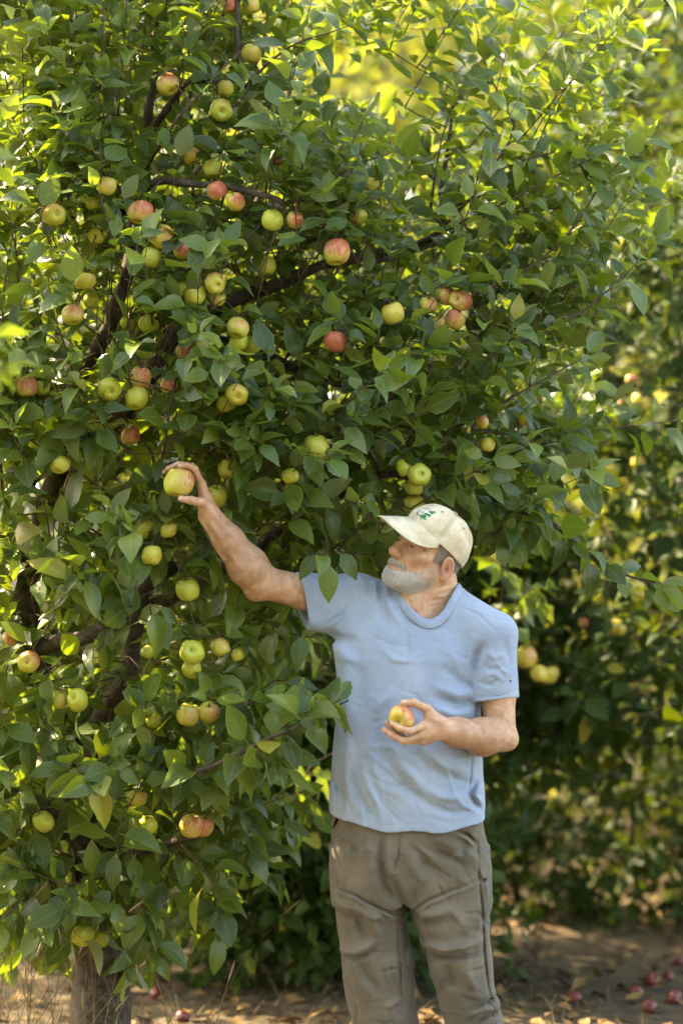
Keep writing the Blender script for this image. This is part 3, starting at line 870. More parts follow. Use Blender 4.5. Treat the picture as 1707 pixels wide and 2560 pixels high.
def build_hair(root, mats, body):
    BV, BQ, BN = body
    hd = lambda v: np.asarray(v, float) @ HR.T                        # direction head -> world
    # beard
    V, Q = shell(beard_thick, 'beard', mats['beard'], (-.085, -.135, -.145), (.085, .03, .04))
    N = vert_normals(V, Q); L = w2h(V.astype(f4))
    bag = Bag()
    core = thick_core(V, Q, beard_thick, .0026)
    Vc, Qc = core
    Lc = w2h(Vc.astype(f4))
    sh = np.clip(.55+.2*np.exp(-((Lc[:, 1]+.1)/.03)**2-((Lc[:, 2]+.09)/.04)**2)+rng.normal(0, .12, len(Vc))-.3*np.exp(-((Lc[:, 2]+.05)/.012)**2)*(Lc[:, 1] < -.085), 0, 1)
    bag.add(Vc, Qc, shade=sh)
    P, NN = sample_faces(V, Q, 11000, N); NN /= np.linalg.norm(NN, axis=1)[:, None]+1e-9
    l = w2h(P.astype(f4)); th = np.maximum(beard_thick(l), .001)
    dens = np.clip(.24+.9*np.exp(-((l[:, 1]+.095)/.045)**2-((l[:, 2]+.085)/.045)**2)+.5*smoothstep(-l[:, 2], .05, .09)+(l[:, 1] < -.08), 0, 1)
    kp = rng.uniform(0, 1, len(P)) < dens
    P, NN, l = P[kp], NN[kp], l[kp]
    chin = np.exp(-((l[:, 1]+.095)/.035)**2-((l[:, 2]+.09)/.04)**2)
    D = NN*.45+hd((0, .12, -1))[None]*.9+rng.normal(0, .22, P.shape)
    ln = (.0045+.0032*chin)*rng.uniform(.6, 1.25, len(P))
    shade = np.clip(rng.beta(3.2, 1.1, len(P))-.35*np.exp(-((l[:, 2]+.05)/.012)**2)*(l[:, 1] < -.085)-.15*(l[:, 1] > -.05), 0, 1)
    strands(bag, P-NN*.001, NN, D, ln, rng.uniform(.0004, .0007, len(P)), shade)
    b = obj('beard', bag.mesh('beard', mats['beard']), root)
    # hair below the cap
    V, Q = shell(hair_thick, 'hair', mats['hair'], (-.1, -.04, -.07), (.1, .13, .09))
    N = vert_normals(V, Q)
    bag = Bag()
    Vc, Qc = thick_core(V, Q, hair_thick, .0030)
    bag.add(Vc, Qc, shade=np.clip(rng.normal(.55, .2, len(Vc)), 0, 1))
    P, NN = sample_faces(V, Q, 4200, N); NN /= np.linalg.norm(NN, axis=1)[:, None]+1e-9
    l = w2h(P.astype(f4))
    D = NN*.3+hd((0, .45, -1))[None]+rng.normal(0, .2, P.shape)
    ln = rng.uniform(.008, .018, len(P))*np.where(l[:, 1] > .02, 1.3, .7)
    strands(bag, P-NN*.001, NN, D, ln, rng.uniform(.0004, .0007, len(P)), np.clip(rng.beta(2.2, 1.4, len(P)), 0, 1))
    obj('hair', bag.mesh('hair', mats['hair']), root)
    # eyebrows
    for s in (1, -1):
        bag = Bag(); n = 170
        t = rng.uniform(0, 1, n)
        q = np.stack([s*(.014+.036*t), -.1005+.03*t**1.6+rng.normal(0, .001, n), .034+.006*np.sin(t*2.6)+rng.normal(0, .0026, n)], 1)
        for _ in range(4):
            dd = head_local(q.astype(f4)); q[:, 1] += dd*.8
        D = np.stack([s*np.ones(n)*.8, -.55+.2*t, .1-.5*t], 1)+rng.normal(0, .25, (n, 3))
        strands(bag, h2w(q), hd(np.tile((0, -1., .2), (n, 1))), hd(D), rng.uniform(.006, .013, n), np.full(n, .0005), np.clip(rng.beta(2, 1.6, n), 0, 1))
        obj('eyebrow', bag.mesh('eyebrow', mats['hair']), root)
    # fine hair on both forearms
    A = np.linalg.norm(np.cross(BV[BQ[:, 2]]-BV[BQ[:, 0]], BV[BQ[:, 3]]-BV[BQ[:, 1]]), axis=1)
    c = BV[BQ].mean(1)
    for a, b, n in ((RE, RW, 2600), (LE, LW, 3000)):
        ba = b-a; h = (c-a)@ba/(ba@ba); dd = np.linalg.norm(c-a-np.clip(h, 0, 1)[:, None]*ba, axis=1)
        m = (h > -.1) & (h < .97) & (dd < .065)
        Qs = BQ[m]
        P, NN = sample_faces(BV, Qs, n, BN); NN /= np.linalg.norm(NN, axis=1)[:, None]+1e-9
        D = NN*.45+ba/np.linalg.norm(ba)*.8+np.array((0, 0, -.35))+rng.normal(0, .3, P.shape)
        bag = Bag()
        strands(bag, P, NN, D, rng.uniform(.008, .016, n), np.full(n, .00017), np.clip(rng.beta(2, 2, n), 0, 1), .5)
        tag(obj('arm_hair', bag.mesh('arm_hair', mats['arm_hair']), root), kind='stuff')

def nail(name, tip, prev, out, mat, root, rad, ln, wid):
    """small curved plate on the finger end"""
    tip, prev = np.asarray(tip), np.asarray(prev)
    d = tip-prev; d /= np.linalg.norm(d)
    out = np.asarray(out, float); out = out-d*(out@d); out /= np.linalg.norm(out)
    sd = np.cross(d, out); V = []
    for i in range(6):
        t = i/5
        for j in range(7):
            a = (j/6-.5)*2*wid*(1-.35*max(0, abs(t-.5)*2-.5))
            r = rad*(1.02-.10*(t-.4)**2*2)
            V.append(tip+d*(ln*(t-.62))+r*(math.cos(a)*out+math.sin(a)*sd))
    i = np.arange(5)[:, None]*7; j = np.arange(6)[None]
    obj(name, new_mesh(name, V, np.stack([i+j, i+j+1, i+8+j, i+7+j], -1).reshape(-1, 4), mat), root)

def on_front(sdf, pts, n, lift=.0):
    """points on the front of a garment along a line given in photo pixels"""
    P = smooth_path([W(x, y, -.1) for x, y in pts], n)
    ys = np.linspace(-.26, .10, 145)
    out = []
    for _ in range(2):
        G = np.stack([np.repeat(P[:, 0], 145), np.tile(ys, n), np.repeat(P[:, 2], 145)], 1)
        dd = sdf(G.astype(f4)).reshape(n, 145)
        hit = (dd < 0).argmax(1)
        P = np.stack([P[:, 0], np.where((dd < 0).any(1), ys[hit], P[:, 1]), P[:, 2]], 1)
        if _ == 0:                                                     # keep the line where the eye sees it
            P = np.stack([W(x, y, yy) for (x, y), yy in zip(smooth_path([(x, y, 0) for x, y in pts], n)[:, :2], P[:, 1])])
    P[:, 1] -= lift
    return P
def seam(name, sdf, pts, mat, parent, r=.0013, n=40):
    P = on_front(sdf, pts, n)
    V, Q, T = tube(P, r*(1+.25*np.sin(np.arange(n)*2.1)), 6)
    return obj(name, new_mesh(name, V, [Q, T], mat), parent)
def build_person(mats):
    root = empty('person', tuple(W(1020, 2790, 0)*np.array((1, 1, 0))))
    tag(root, 'person in a blue t-shirt, taupe trousers and cream cap reaching up for an apple', 'person')
    rl = np.array(root.location)
    kids0 = set(bpy.data.objects)
    me, V, Q, N, S = build_body(mats['skin'])
    body = obj('body', me, root)
    Vs, Qs = mesh_sdf(shirt_sdf, (-.20, -.22, .80), (.56, .25, 1.62), .003, relax=2)
    sh = obj('t_shirt', new_mesh('t_shirt', Vs, Qs, mats['shirt']), root)
    obj('collar', collar_mesh(mats['shirt']), sh)
    for pts in ([(1125, 315), (1250, 362), (1355, 465)], [(392, 295), (330, 372), (245, 440)], [(1204, 1275), (1196, 1420), (1186, 1515)], [(480, 195), (560, 185), (640, 195)]):
        seam('seam', shirt_sdf, Z4(pts), mats['shirt'], sh, .0012)
    for rx, ry, mt, lift in ((3.4, 8.2, 'thread_dark', .0008), (2.3, 6.4, 'thread_white', .0012), (1.4, 3.6, 'thread_blue', .0016)):
        cc = [(1277+rx*math.cos(t), 1702+ry*math.sin(t)) for t in np.arange(13)*2*math.pi/12]
        P = on_front(shirt_sdf, cc, 24, lift)
        obj('sleeve_badge', new_mesh('sleeve_badge', np.vstack([P, P.mean(0)]), np.stack([np.arange(23), np.arange(1, 24), np.full(23, 24)], -1), mats[mt], False), sh)
    Vt, Qt = mesh_sdf(trouser_sdf, (-.08, -.2, .02), (.55, .2, .96), .0036, relax=1)
    tr = obj('trousers', new_mesh('trousers', Vt, Qt, mats['trousers']), root)
    for nm, pts in (('thigh_seam', [(752, 925), (790, 878), (880, 808), (1060, 733), (1245, 672)]), ('thigh_seam', [(178, 752), (320, 780), (430, 850), (645, 945)]),
                    ('fly_seam', [(655, 285), (652, 480), (635, 560), (590, 625)]), ('pocket_edge', [(1085, 298), (1170, 335), (1240, 405)]), ('pocket_edge', [(165, 325), (190, 245), (225, 185)]),
                    ('side_seam', [(1252, 410), (1260, 650), (1285, 900), (1300, 1240), (1330, 1500), (1385, 1745)]), ('inner_seam', [(655, 960), (656, 1200), (670, 1500), (688, 1745)]),
                    ('knee_seam', [(905, 1262), (1060, 1262), (1200, 1240), (1300, 1215)]), ('knee_seam', [(232, 1268), (330, 1256), (480, 1195), (640, 1180)])):
        seam(nm, trouser_sdf, Z5(pts), mats['trousers'], tr, .0024)
    build_cap(root, mats)
    build_hair(root, mats, (V, Q, N))
    for s in (1, -1):                                                  # eyes
        e = bpy.data.meshes.new('eye'); bm = bmesh.new()
        bmesh.ops.create_uvsphere(bm, u_segments=20, v_segments=14, radius=.0128)
        bm.to_mesh(e); bm.free(); e.materials.append(mats['eye'])
        for p in e.polygons: p.use_smooth = True
        o = obj('eye', e, root)
        o.matrix_world = Matrix.Translation(Vector(h2w((s*.032, -.0785, .013)))) @ Matrix(HR @ rotm('X', 4)).to_4x4()
    fr = F_RAD
    for F, nm, out in ((R_FING, 'thumb', (-.15, -.75, .65)), (R_FING, 'index', (-.2, -.5, .85)), (L_FING, 'thumb', (-.1, -.5, .85)), (L_FING, 'index', (-.55, -.8, .1)), (L_FING, 'middle', (-.8, -.5, -.2))):
        P = [W(*q) for q in F[nm]]
        nail('fingernail', P[-1], P[-2], out, mats['nail'], root, fr[nm][-1]*1.03, .0125 if nm == 'thumb' else .010, .85)
    # boots, below the frame
    for lx, ly in ((W(975, 2760, .05)[0], .05), (W(1183, 2760, 0)[0], .0)):
        B = SDF()
        z0 = 0.0
        B.cap((lx, ly+.02, .06), (lx, ly+.03, .14), .052, .055, k=.03)
        B.chain([(lx, ly+.05, .045), (lx-.02, ly-.08, .04), (lx-.045, ly-.17, .035)], [.043, .045, .036], k=.03, k0=.03)
        fn = lambda p, cull=True, B=B: np.maximum(B(p, cull), .004-p[:, 2])
        Vb, Qb = mesh_sdf(fn, (lx-.13, ly-.24, -.02), (lx+.1, ly+.13, .22), .006)
        obj('boot', new_mesh('boot', Vb, Qb, mats['boot']), root)
    for o in bpy.data.objects:
        if o not in kids0 and o.parent is root:
            o.matrix_parent_inverse = Matrix.Translation(-Vector(rl))
    return root
# ------------------------------------------------------------------ materials of the man
def man_materials():
    M = {}
    t = NT('skin'); co = t.coord('Object')
    n1 = t.noise(38, 4, .6, co); n2 = t.noise(260, 2, .6, co); n3 = t.noise(9, 2, .5, co)
    c = t.mix(t.step(n1, .32, .68), (.52, .275, .16), (.67, .415, .27))
    c = t.mix(t.math('MULTIPLY', t.step(n2, .55, .75), .35), c, (.30, .13, .07))
    c = t.mix(t.math('MULTIPLY', t.step(t.noise(75, 3, .7, co), .62, .70), .4), c, (.34, .15, .08))
    c = t.mix(t.math('MULTIPLY', t.attr('tan').outputs['Fac'], .38), c, (.30, .145, .075))
    c = t.mix(t.math('MULTIPLY', t.attr('red').outputs['Fac'], .62, clamp=True), c, (.50, .17, .11))
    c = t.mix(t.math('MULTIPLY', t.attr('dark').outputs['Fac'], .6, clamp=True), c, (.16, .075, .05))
    wr = t.noise(120, 3, .6, t.mapping(co, (1, 1, 2.2)), .8)
    bp = t.bump(wr, .2, .003)
    bp = t.bump(n2, .18, .002, bp)
    b = t.bsdf(c, t.math('ADD', t.math('MULTIPLY', n3, .15), .42), bp, .45)
    b.inputs['Subsurface Weight'].default_value = .12
    b.inputs['Subsurface Radius'].default_value = (1.0, .35, .2)
    b.inputs['Subsurface Scale'].default_value = .006
    M['skin'] = t.done(b.outputs[0])

    t = NT('nail'); M['nail'] = t.done(t.bsdf((.62, .42, .34), .3, None, .5).outputs[0])

    t = NT('washed_blue_cotton'); co = t.coord('Object')
    slub = t.noise(60, 3, .6, t.mapping(co, (.35, .35, 9)), .2)
    fade = t.noise(6, 4, .6, co); mott = t.noise(90, 3, .65, co)
    c = t.mix(t.step(fade, .35, .68), (.265, .335, .445), (.35, .42, .525))
    c = t.mix(t.math('MULTIPLY', t.step(slub, .45, .75), .22), c, (.42, .51, .65))
    c = t.mix(t.math('MULTIPLY', t.step(mott, .5, .72), .18), c, (.20, .27, .40))
    cr = t.noise(11, 2.5, .5, co, .5); cr2 = t.noise(34, 2, .5, co, .4)
    bp = t.bump(cr2, .3, .004)
    bp = t.bump(t.noise(13, 2, .5, co, .3), .35, .012, bp)
    bp = t.bump(t.noise(420, 2, .6, t.mapping(co, (1, 1, 1.8))), .25, .0012, bp)
    b = t.bsdf(c, .92, bp, .15)
    b.inputs['Sheen Weight'].default_value = .25; b.inputs['Sheen Roughness'].default_value = .5
    M['shirt'] = t.done(b.outputs[0])

    t = NT('taupe_canvas'); co = t.coord('Object')
    fade = t.noise(7, 4, .6, co); fine = t.noise(160, 3, .6, t.mapping(co, (1, 1, .4)))
    c = t.mix(t.step(fade, .34, .68), (.120, .100, .072), (.185, .157, .118))
    c = t.mix(t.math('MULTIPLY', t.step(fine, .5, .75), .3), c, (.165, .138, .106))
    c = t.mix(t.math('MULTIPLY', t.step(t.noise(26, 3, .7, co), .66, .74), .35), c, (.05, .038, .026))
    cr = t.noise(14, 3, .55, t.mapping(co, (1, 1, 1.5)), .6)
    rid = t.math('SUBTRACT', 1.0, t.math('MULTIPLY', t.math('ABSOLUTE', t.math('SUBTRACT', cr, .5)), 5.0), clamp=True)
    bp = t.bump(t.math('POWER', rid, 4.0), .25, .004)
    bp = t.bump(t.noise(520, 2, .6, co), .3, .001, bp)
    b = t.bsdf(c, .9, bp, .18); b.inputs['Sheen Weight'].default_value = .15
    M['trousers'] = t.done(b.outputs[0])

    def cap_cloth(name, visor):
        t = NT(name); co = t.coord('Object')
        n = t.noise(22, 4, .65, co); fine = t.noise(300, 2, .6, co)
        c = t.mix(t.step(n, .35, .7), (.60, .51, .35), (.74, .66, .50))
        c = t.mix(t.math('MULTIPLY', t.step(t.noise(9, 3, .6, co, .8), .56, .72), .4), c, (.42, .33, .18))
        if visor:
            rows = t.math('SINE', t.math('MULTIPLY', t.attr('row').outputs['Fac'], 44.0))
            st = t.step(rows, .8, 1.0)
            c = t.mix(t.math('MULTIPLY', st, .35), c, (.30, .26, .18))
            bp = t.bump(rows, .15, .001)
        else:
            s = t.attr('seam').outputs['Fac']
            st = t.math('MULTIPLY', t.step(s, .055, .04), t.step(s, .025, .035))
            st0 = t.step(s, .014, .004)
            c = t.mix(t.math('MULTIPLY', t.math('MAXIMUM', st, st0), .42), c, (.24, .19, .12))
            bp = t.bump(t.math('SUBTRACT', 1.0, t.math('MAXIMUM', st, st0)), .3, .0015)
        bp = t.bump(fine, .25, .001, bp)
        return t.done(t.bsdf(c, .9, bp, .15).outputs[0])
    M['cap'] = cap_cloth('cream_twill', False); M['visor'] = cap_cloth('cream_twill_stitched', True)
    for k, c in (('stitch', (.16, .13, .09)), ('thread_dark', (.035, .033, .035)), ('thread_white', (.78, .78, .78)), ('thread_green', (.0, .22, .075)), ('thread_blue', (.03, .10, .30))):
        t = NT(k); bp = t.bump(t.noise(900, 2, .5, t.coord('Object')), .5, .001)
        M[k] = t.done(t.bsdf(c, .75, bp, .2).outputs[0])

    def hair(name, dark, lite):
        t = NT(name); s = t.attr('shade').outputs['Fac']
        r = t.n('ShaderNodeValToRGB'); t.l(s, r.inputs[0])
        e = r.color_ramp.elements
        e[0].position = .1; e[0].color = (*dark, 1); e[1].position = .85; e[1].color = (*lite, 1)
        m = e.new(.45); m.color = tuple((np.array(dark)*.45+np.array(lite)*.55))+(1,)
        return t.done(t.bsdf(r.outputs[0], .55, None, .35).outputs[0])
    M['beard'] = hair('beard_hair', (.30, .19, .12), (.90, .86, .79))
    M['hair'] = hair('grey_hair', (.15, .13, .11), (.56, .52, .46))
    M['arm_hair'] = hair('arm_hair', (.13, .065, .03), (.42, .27, .13))

    t = NT('eye'); co = t.coord('Object'); sx = t.n('ShaderNodeSeparateXYZ'); t.l(co, sx.inputs[0])
    r = t.math('SQRT', t.math('ADD', t.math('POWER', sx.outputs[0], 2.0), t.math('POWER', sx.outputs[2], 2.0)))
    front = t.math('LESS_THAN', sx.outputs[1], 0.0)
    iris = t.math('MULTIPLY', t.math('LESS_THAN', r, .0068), front); pup = t.math('MULTIPLY', t.math('LESS_THAN', r, .0024), front)
    c = t.mix(iris, (.36, .29, .25), (.05, .035, .025)); c = t.mix(pup, c, (.005, .005, .005))
    M['eye'] = t.done(t.bsdf(c, .12, None, .6).outputs[0])
    t = NT('boot_leather'); n = t.noise(30, 3, .6, t.coord('Object'))
    M['boot'] = t.done(t.bsdf(t.mix(n, (.06, .04, .025), (.12, .085, .055)), .6, None, .3).outputs[0])
    return M
build_person(man_materials())
# ------------------------------------------------------------------ leaves, trees, apples, ground
def leaf_material(name, greens, under, trans, yellow=.04, tw=.35, rough=.5, dust=.3, spec=.25):
    t = NT(name)
    oi = t.n('ShaderNodeObjectInfo').outputs['Random']
    rnd = t.math('FRACT', t.math('ADD', t.attr('rnd').outputs['Fac'], oi))
    r2 = t.math('FRACT', t.math('MULTIPLY', rnd, 17.31))
    ramp = t.n('ShaderNodeValToRGB'); t.l(rnd, ramp.inputs[0])
    e = ramp.color_ramp.elements
    e[0].position = 0; e[0].color = (*greens[0], 1); e[1].position = 1; e[1].color = (*greens[-1], 1)
    for i, g in enumerate(greens[1:-1]):
        k = e.new((i+1)/(len(greens)-1)); k.color = (*g, 1)
    c = ramp.outputs[0]
    c = t.mix(t.math('MULTIPLY', t.math('GREATER_THAN', r2, 1-yellow), .8), c, (.30, .26, .035))
    u = t.attr('lu').outputs['Fac']; tt = t.attr('lt').outputs['Fac']
    au = t.math('ABSOLUTE', u)
    mid = t.step(au, .10, .03)
    lat = t.math('SINE', t.math('MULTIPLY', t.math('SUBTRACT', tt, t.math('MULTIPLY', au, .22)), 52.0))
    lat = t.math('MULTIPLY', t.step(lat, .72, 1.0), .5)
    vein = t.math('MAXIMUM', mid, lat)
    co = t.coord('Object')
    dn = t.noise(95, 3, .6, co)
    c = t.mix(t.math('MULTIPLY', t.step(dn, .5, .72), dust), c, (.17, .20, .13))
    edge = t.math('MULTIPLY', t.math('MULTIPLY', t.step(au, .80, .98), t.step(t.noise(420, 2, .6, co), .40, .58)), .55)
    c = t.mix(edge, c, tuple(np.array(greens[-1])*1.5+.02))
    c = t.mix(t.math('MULTIPLY', t.step(t.noise(60, 3, .7, co), .70, .74), .7), c, (.12, .07, .02))
    c = t.mix(t.math('MULTIPLY', vein, .35), c, tuple(np.array(greens[-1])*1.7))
    geo = t.n('ShaderNodeNewGeometry')
    c2 = t.mix(geo.outputs['Backfacing'], c, t.mix(t.math('MULTIPLY', vein, .3), under, tuple(np.array(under)*1.5)))
    bp = t.bump(t.math('ADD', t.math('MULTIPLY', vein, -1.0), t.math('MULTIPLY', dn, .4)), .35, .0015)
    b = t.bsdf(c2, t.math('ADD', rough-.08, t.math('MULTIPLY', r2, .16)), bp, spec)
    tr = t.n('ShaderNodeBsdfTranslucent')
    t.set(tr.inputs[0], t.mix(t.math('MULTIPLY', rnd, .5), trans, tuple(np.array(trans)*np.array((1.35, 1.1, .8)))))
    m = t.n('ShaderNodeMixShader'); m.inputs[0].default_value = tw
    t.l(b.outputs[0], m.inputs[1]); t.l(tr.outputs[0], m.inputs[2])
    return t.done(m.outputs[0])

def leaf_template(ni, us):
    """stations along the blade x across it; a short stalk strip in front"""
    tt = np.linspace(0, 1, ni+1)
    V = [(t, u) for t in tt for u in us]
    n = len(us)
    Q = [(i*n+j, i*n+j+1, (i+1)*n+j+1, (i+1)*n+j) for i in range(ni) for j in range(n-1)]
    return np.array(V), np.array(Q)
def blade_w(t): return np.sin(math.pi*np.clip(t, 0.012, 1)**.74)**.76*(1-.22*t**3)
LT_HERO, LT_MID, LT_LOW = leaf_template(5, (-1, -.5, 0, .5, 1)), leaf_template(4, (-1, 0, 1)), leaf_template(2, (-1, 0, 1))
LT_LOW[0][:, 0] = np.where(LT_LOW[0][:, 0] == .5, .42, LT_LOW[0][:, 0])

def blades(base, D, N, L, wid, curl, fold, twist, rnd, tmpl, stalk=.28, r=None):
    """vertex arrays for many leaves at once"""
    tv, tq = tmpl; n = len(base); m = len(tv)
    D = D/np.linalg.norm(D, axis=1)[:, None]
    N = N-D*(N*D).sum(1)[:, None]; N /= np.linalg.norm(N, axis=1)[:, None]+1e-9
    S = np.cross(D, N)
    t = tv[:, 0][None]; u = tv[:, 1][None]
    w = blade_w(t)*wid[:, None]
    ang = twist[:, None]*(t-.3)
    lat = u*w
    up = fold[:, None]*np.abs(u)*w+.06*np.sin(t*9+rnd[:, None]*30+u*1.5)*np.abs(u)*w*1.2
    x = t-.18*np.abs(curl[:, None])*t**2; z = -curl[:, None]*t**2+up*np.cos(ang)+lat*np.sin(ang)
    y = lat*np.cos(ang)-up*np.sin(ang)
    b = base+D*(L*stalk)[:, None]
    P = b[:, None]+L[:, None, None]*(x[..., None]*D[:, None]+y[..., None]*S[:, None]+z[..., None]*N[:, None])
    V = P.reshape(-1, 3)
    Q = (np.arange(n)[:, None, None]*m+tq[None]).reshape(-1, 4)
    at = dict(lu=np.tile(tv[:, 1], n), lt=np.tile(tv[:, 0], n), rnd=np.repeat(rnd, m))
    # stalks: slim strips
    sw = (L*.011)[:, None]
    A = np.stack([base-S*sw*1.2, base+S*sw*1.2, b+S*sw, b-S*sw], 1).reshape(-1, 3)
    Qs = np.arange(n)[:, None]*4+np.arange(4)[None]+len(V)
    V = np.vstack([V, A]); Q = np.vstack([Q, Qs])
    for k, v in (('lu', 0.), ('lt', .5)): at[k] = np.concatenate([at[k], np.full(4*n, v)])
    at['rnd'] = np.concatenate([at['rnd'], np.repeat(rnd, 4)])
    return V, Q, at

class Leaves:
    def __init__(s): s.rows = []
    def add(s, base, D, N, L): s.rows.append((base, D, N, L))
    def arrays(s):
        return [np.concatenate([np.asarray(r[i]) for r in s.rows]) for i in range(4)]

def norm(v): return v/(np.linalg.norm(v, axis=-1, keepdims=True)+1e-9)

def leaf_shoot(LV, path, R, size, spacing=.028, light=(0, -.35, .9), droop=.25, start=.1, end_rosette=4):
    """leaves set spirally along a twig"""
    P = np.asarray(path); seg = np.linalg.norm(np.diff(P, axis=0), axis=1); cum = np.concatenate([[0], np.cumsum(seg)])
    s = np.arange(cum[-1]*start+R.uniform(0, spacing), cum[-1], spacing)
    s = np.concatenate([s, np.full(end_rosette, cum[-1])])
    n = len(s)
    if n == 0: return
    B = np.stack([np.interp(s, cum, P[:, k]) for k in range(3)], 1)
    T = norm(np.stack([np.interp(s, cum, np.gradient(P[:, k])) for k in range(3)], 1))
    ph = np.arange(n)*2.4+R.uniform(0, 6.28)
    ref = norm(np.cross(T, np.array((.3, .4, .86)))); b2 = np.cross(T, ref)
    rad = np.cos(ph)[:, None]*ref+np.sin(ph)[:, None]*b2
    k = np.where(np.arange(n) >= n-end_rosette, 1.0, .5)[:, None]
    D = norm(T*k*R.uniform(.5, 1.4, (n, 1))+rad*R.uniform(.6, 1.0, (n, 1))+np.array((0, 0, -droop))+R.normal(0, .18, (n, 3)))
    N = norm(np.array(light)[None]+T*.25+R.normal(0, .5, (n, 3)))
    L = size*R.uniform(.62, 1.2, n)*np.where(np.arange(n) >= n-2, .6, 1)
    LV.add(B, D, N, L)

def rosette(LV, pos, axis, R, size, n, light=(0, -.35, .9)):
    ph = np.arange(n)*2.4+R.uniform(0, 6.28)
    ax = norm(np.asarray(axis, float))
    ref = norm(np.cross(ax, np.array((.31, .42, .85)))); b2 = np.cross(ax, ref)
    D = norm(ax*R.uniform(.2, .9, (n, 1))+np.cos(ph)[:, None]*ref+np.sin(ph)[:, None]*b2+np.array((0, 0, -.25)))
    N = norm(np.array(light)[None]+ax*.3+R.normal(0, .35, (n, 3)))
    LV.add(np.tile(pos, (n, 1)), D, N, size*R.uniform(.6, 1.15, n))

class Skeleton:
    """limbs given, twigs grown from the nearest wood to target points"""
    def __init__(s, R): s.R = R; s.P = np.zeros((0, 3)); s.rad = np.zeros(0); s.T = np.zeros((0, 3)); s.limbs = []; s.twigs = []
    def nodes(s, path, rad):
        s.P = np.vstack([s.P, path]); s.rad = np.concatenate([s.rad, rad]); s.T = np.vstack([s.T, norm(np.gradient(path, axis=0))])
    def limb(s, pts, r0, r1, wob=.012):
        pts = np.asarray(pts, float); n = max(6, int(np.linalg.norm(np.diff(pts, axis=0), axis=1).sum()/.05))
        p = smooth_path(pts, n)
        j = np.cumsum(s.R.normal(0, 1, (n, 3)), axis=0); j -= np.linspace(0, 1, n)[:, None]*j[-1]
        p = p+j*wob*.25
        r = np.linspace(r0, r1, n)*(1+.08*np.sin(np.arange(n)*1.7+s.R.uniform(0, 6))+s.R.normal(0, .04, n))
        s.limbs.append((p, r)); s.nodes(p, r)
        return p
    def twig(s, tgt, rmin=.0022, up=.3):
        d = np.linalg.norm(s.P-tgt, axis=1)-s.rad*3
        i = int(d.argmin()); a = s.P[i]; L = np.linalg.norm(tgt-a)
        if L < .015: return None
        n = max(3, int(L/.05)+2)
        mid = a+(tgt-a)*.5+s.R.normal(0, .07, 3)*L+np.array((0, 0, -.06+up*.2))*L
        t = np.linspace(0, 1, n)[:, None]
        p = (1-t)**2*a+2*t*(1-t)*mid+t*t*tgt
        r0 = min(s.rad[i]*.8, rmin+.0075*L)
        r = np.linspace(r0, rmin, n)
        s.twigs.append((p, r)); s.nodes(p[1:], r[1:])
        return p

def wood_mesh(name, paths, mat, seg):
    b = Bag()
    for p, r in paths:
        V, Q, T = tube(p, r, seg); b.add(V, Q, T)
    return b.mesh(name, mat)

def bark_material(name, a, b_, lichen=.25, scale=1.0):
    t = NT(name); co = t.coord('Object')
    n = t.noise(30*scale, 5, .65, co, .6); st = t.noise(55*scale, 3, .6, t.mapping(co, (1, 1, .25)))
    c = t.mix(t.step(n, .3, .7), a, b_)
    c = t.mix(t.math('MULTIPLY', t.step(t.noise(48*scale, 4, .7, co), .58, .66), lichen), c, (.26, .26, .20))
    bp = t.bump(st, .6, .006); bp = t.bump(n, .4, .004, bp)
    return t.done(t.bsdf(c, .85, bp, .25).outputs[0])

# ---- what the man covers, so that no leaf cuts through him
CELL = 6
class Cover:
    def __init__(s, objs):
        s.near = np.full((430, 290), 99.0); s.far = np.full((430, 290), -99.0)
        for o in objs:
            V = np.empty(len(o.data.vertices)*3, f4); o.data.vertices.foreach_get('co', V); V = V.reshape(-1, 3).astype(float)
            px, py = proj(V)
            i = (py/CELL).astype(int); j = (px/CELL).astype(int)
            for di in (-1, 0, 1):
                for dj in (-1, 0, 1):
                    a = np.clip(i+di, 0, 429); b = np.clip(j+dj, 0, 289)
                    np.minimum.at(s.near, (a, b), V[:, 1]); np.maximum.at(s.far, (a, b), V[:, 1])
    def blocked(s, P, gap=.03):
        px, py = proj(P)
        i = (py/CELL).astype(int); j = (px/CELL).astype(int)
        ok = (i >= 0) & (i < 430) & (j >= 0) & (j < 290)
        i = np.clip(i, 0, 429); j = np.clip(j, 0, 289)
        return ok & (s.far[i, j] > -90) & (P[..., 1] < s.far[i, j]+gap)

def in_poly(x, y, poly):
    poly = np.asarray(poly, float); inside = np.zeros(np.shape(x), bool)
    j = len(poly)-1
    for i in range(len(poly)):
        xi, yi = poly[i]; xj, yj = poly[j]
        c = ((yi > y) != (yj > y)) & (x < (xj-xi)*(y-yi)/(yj-yi+1e-12)+xi)
        inside ^= c; j = i
    return inside

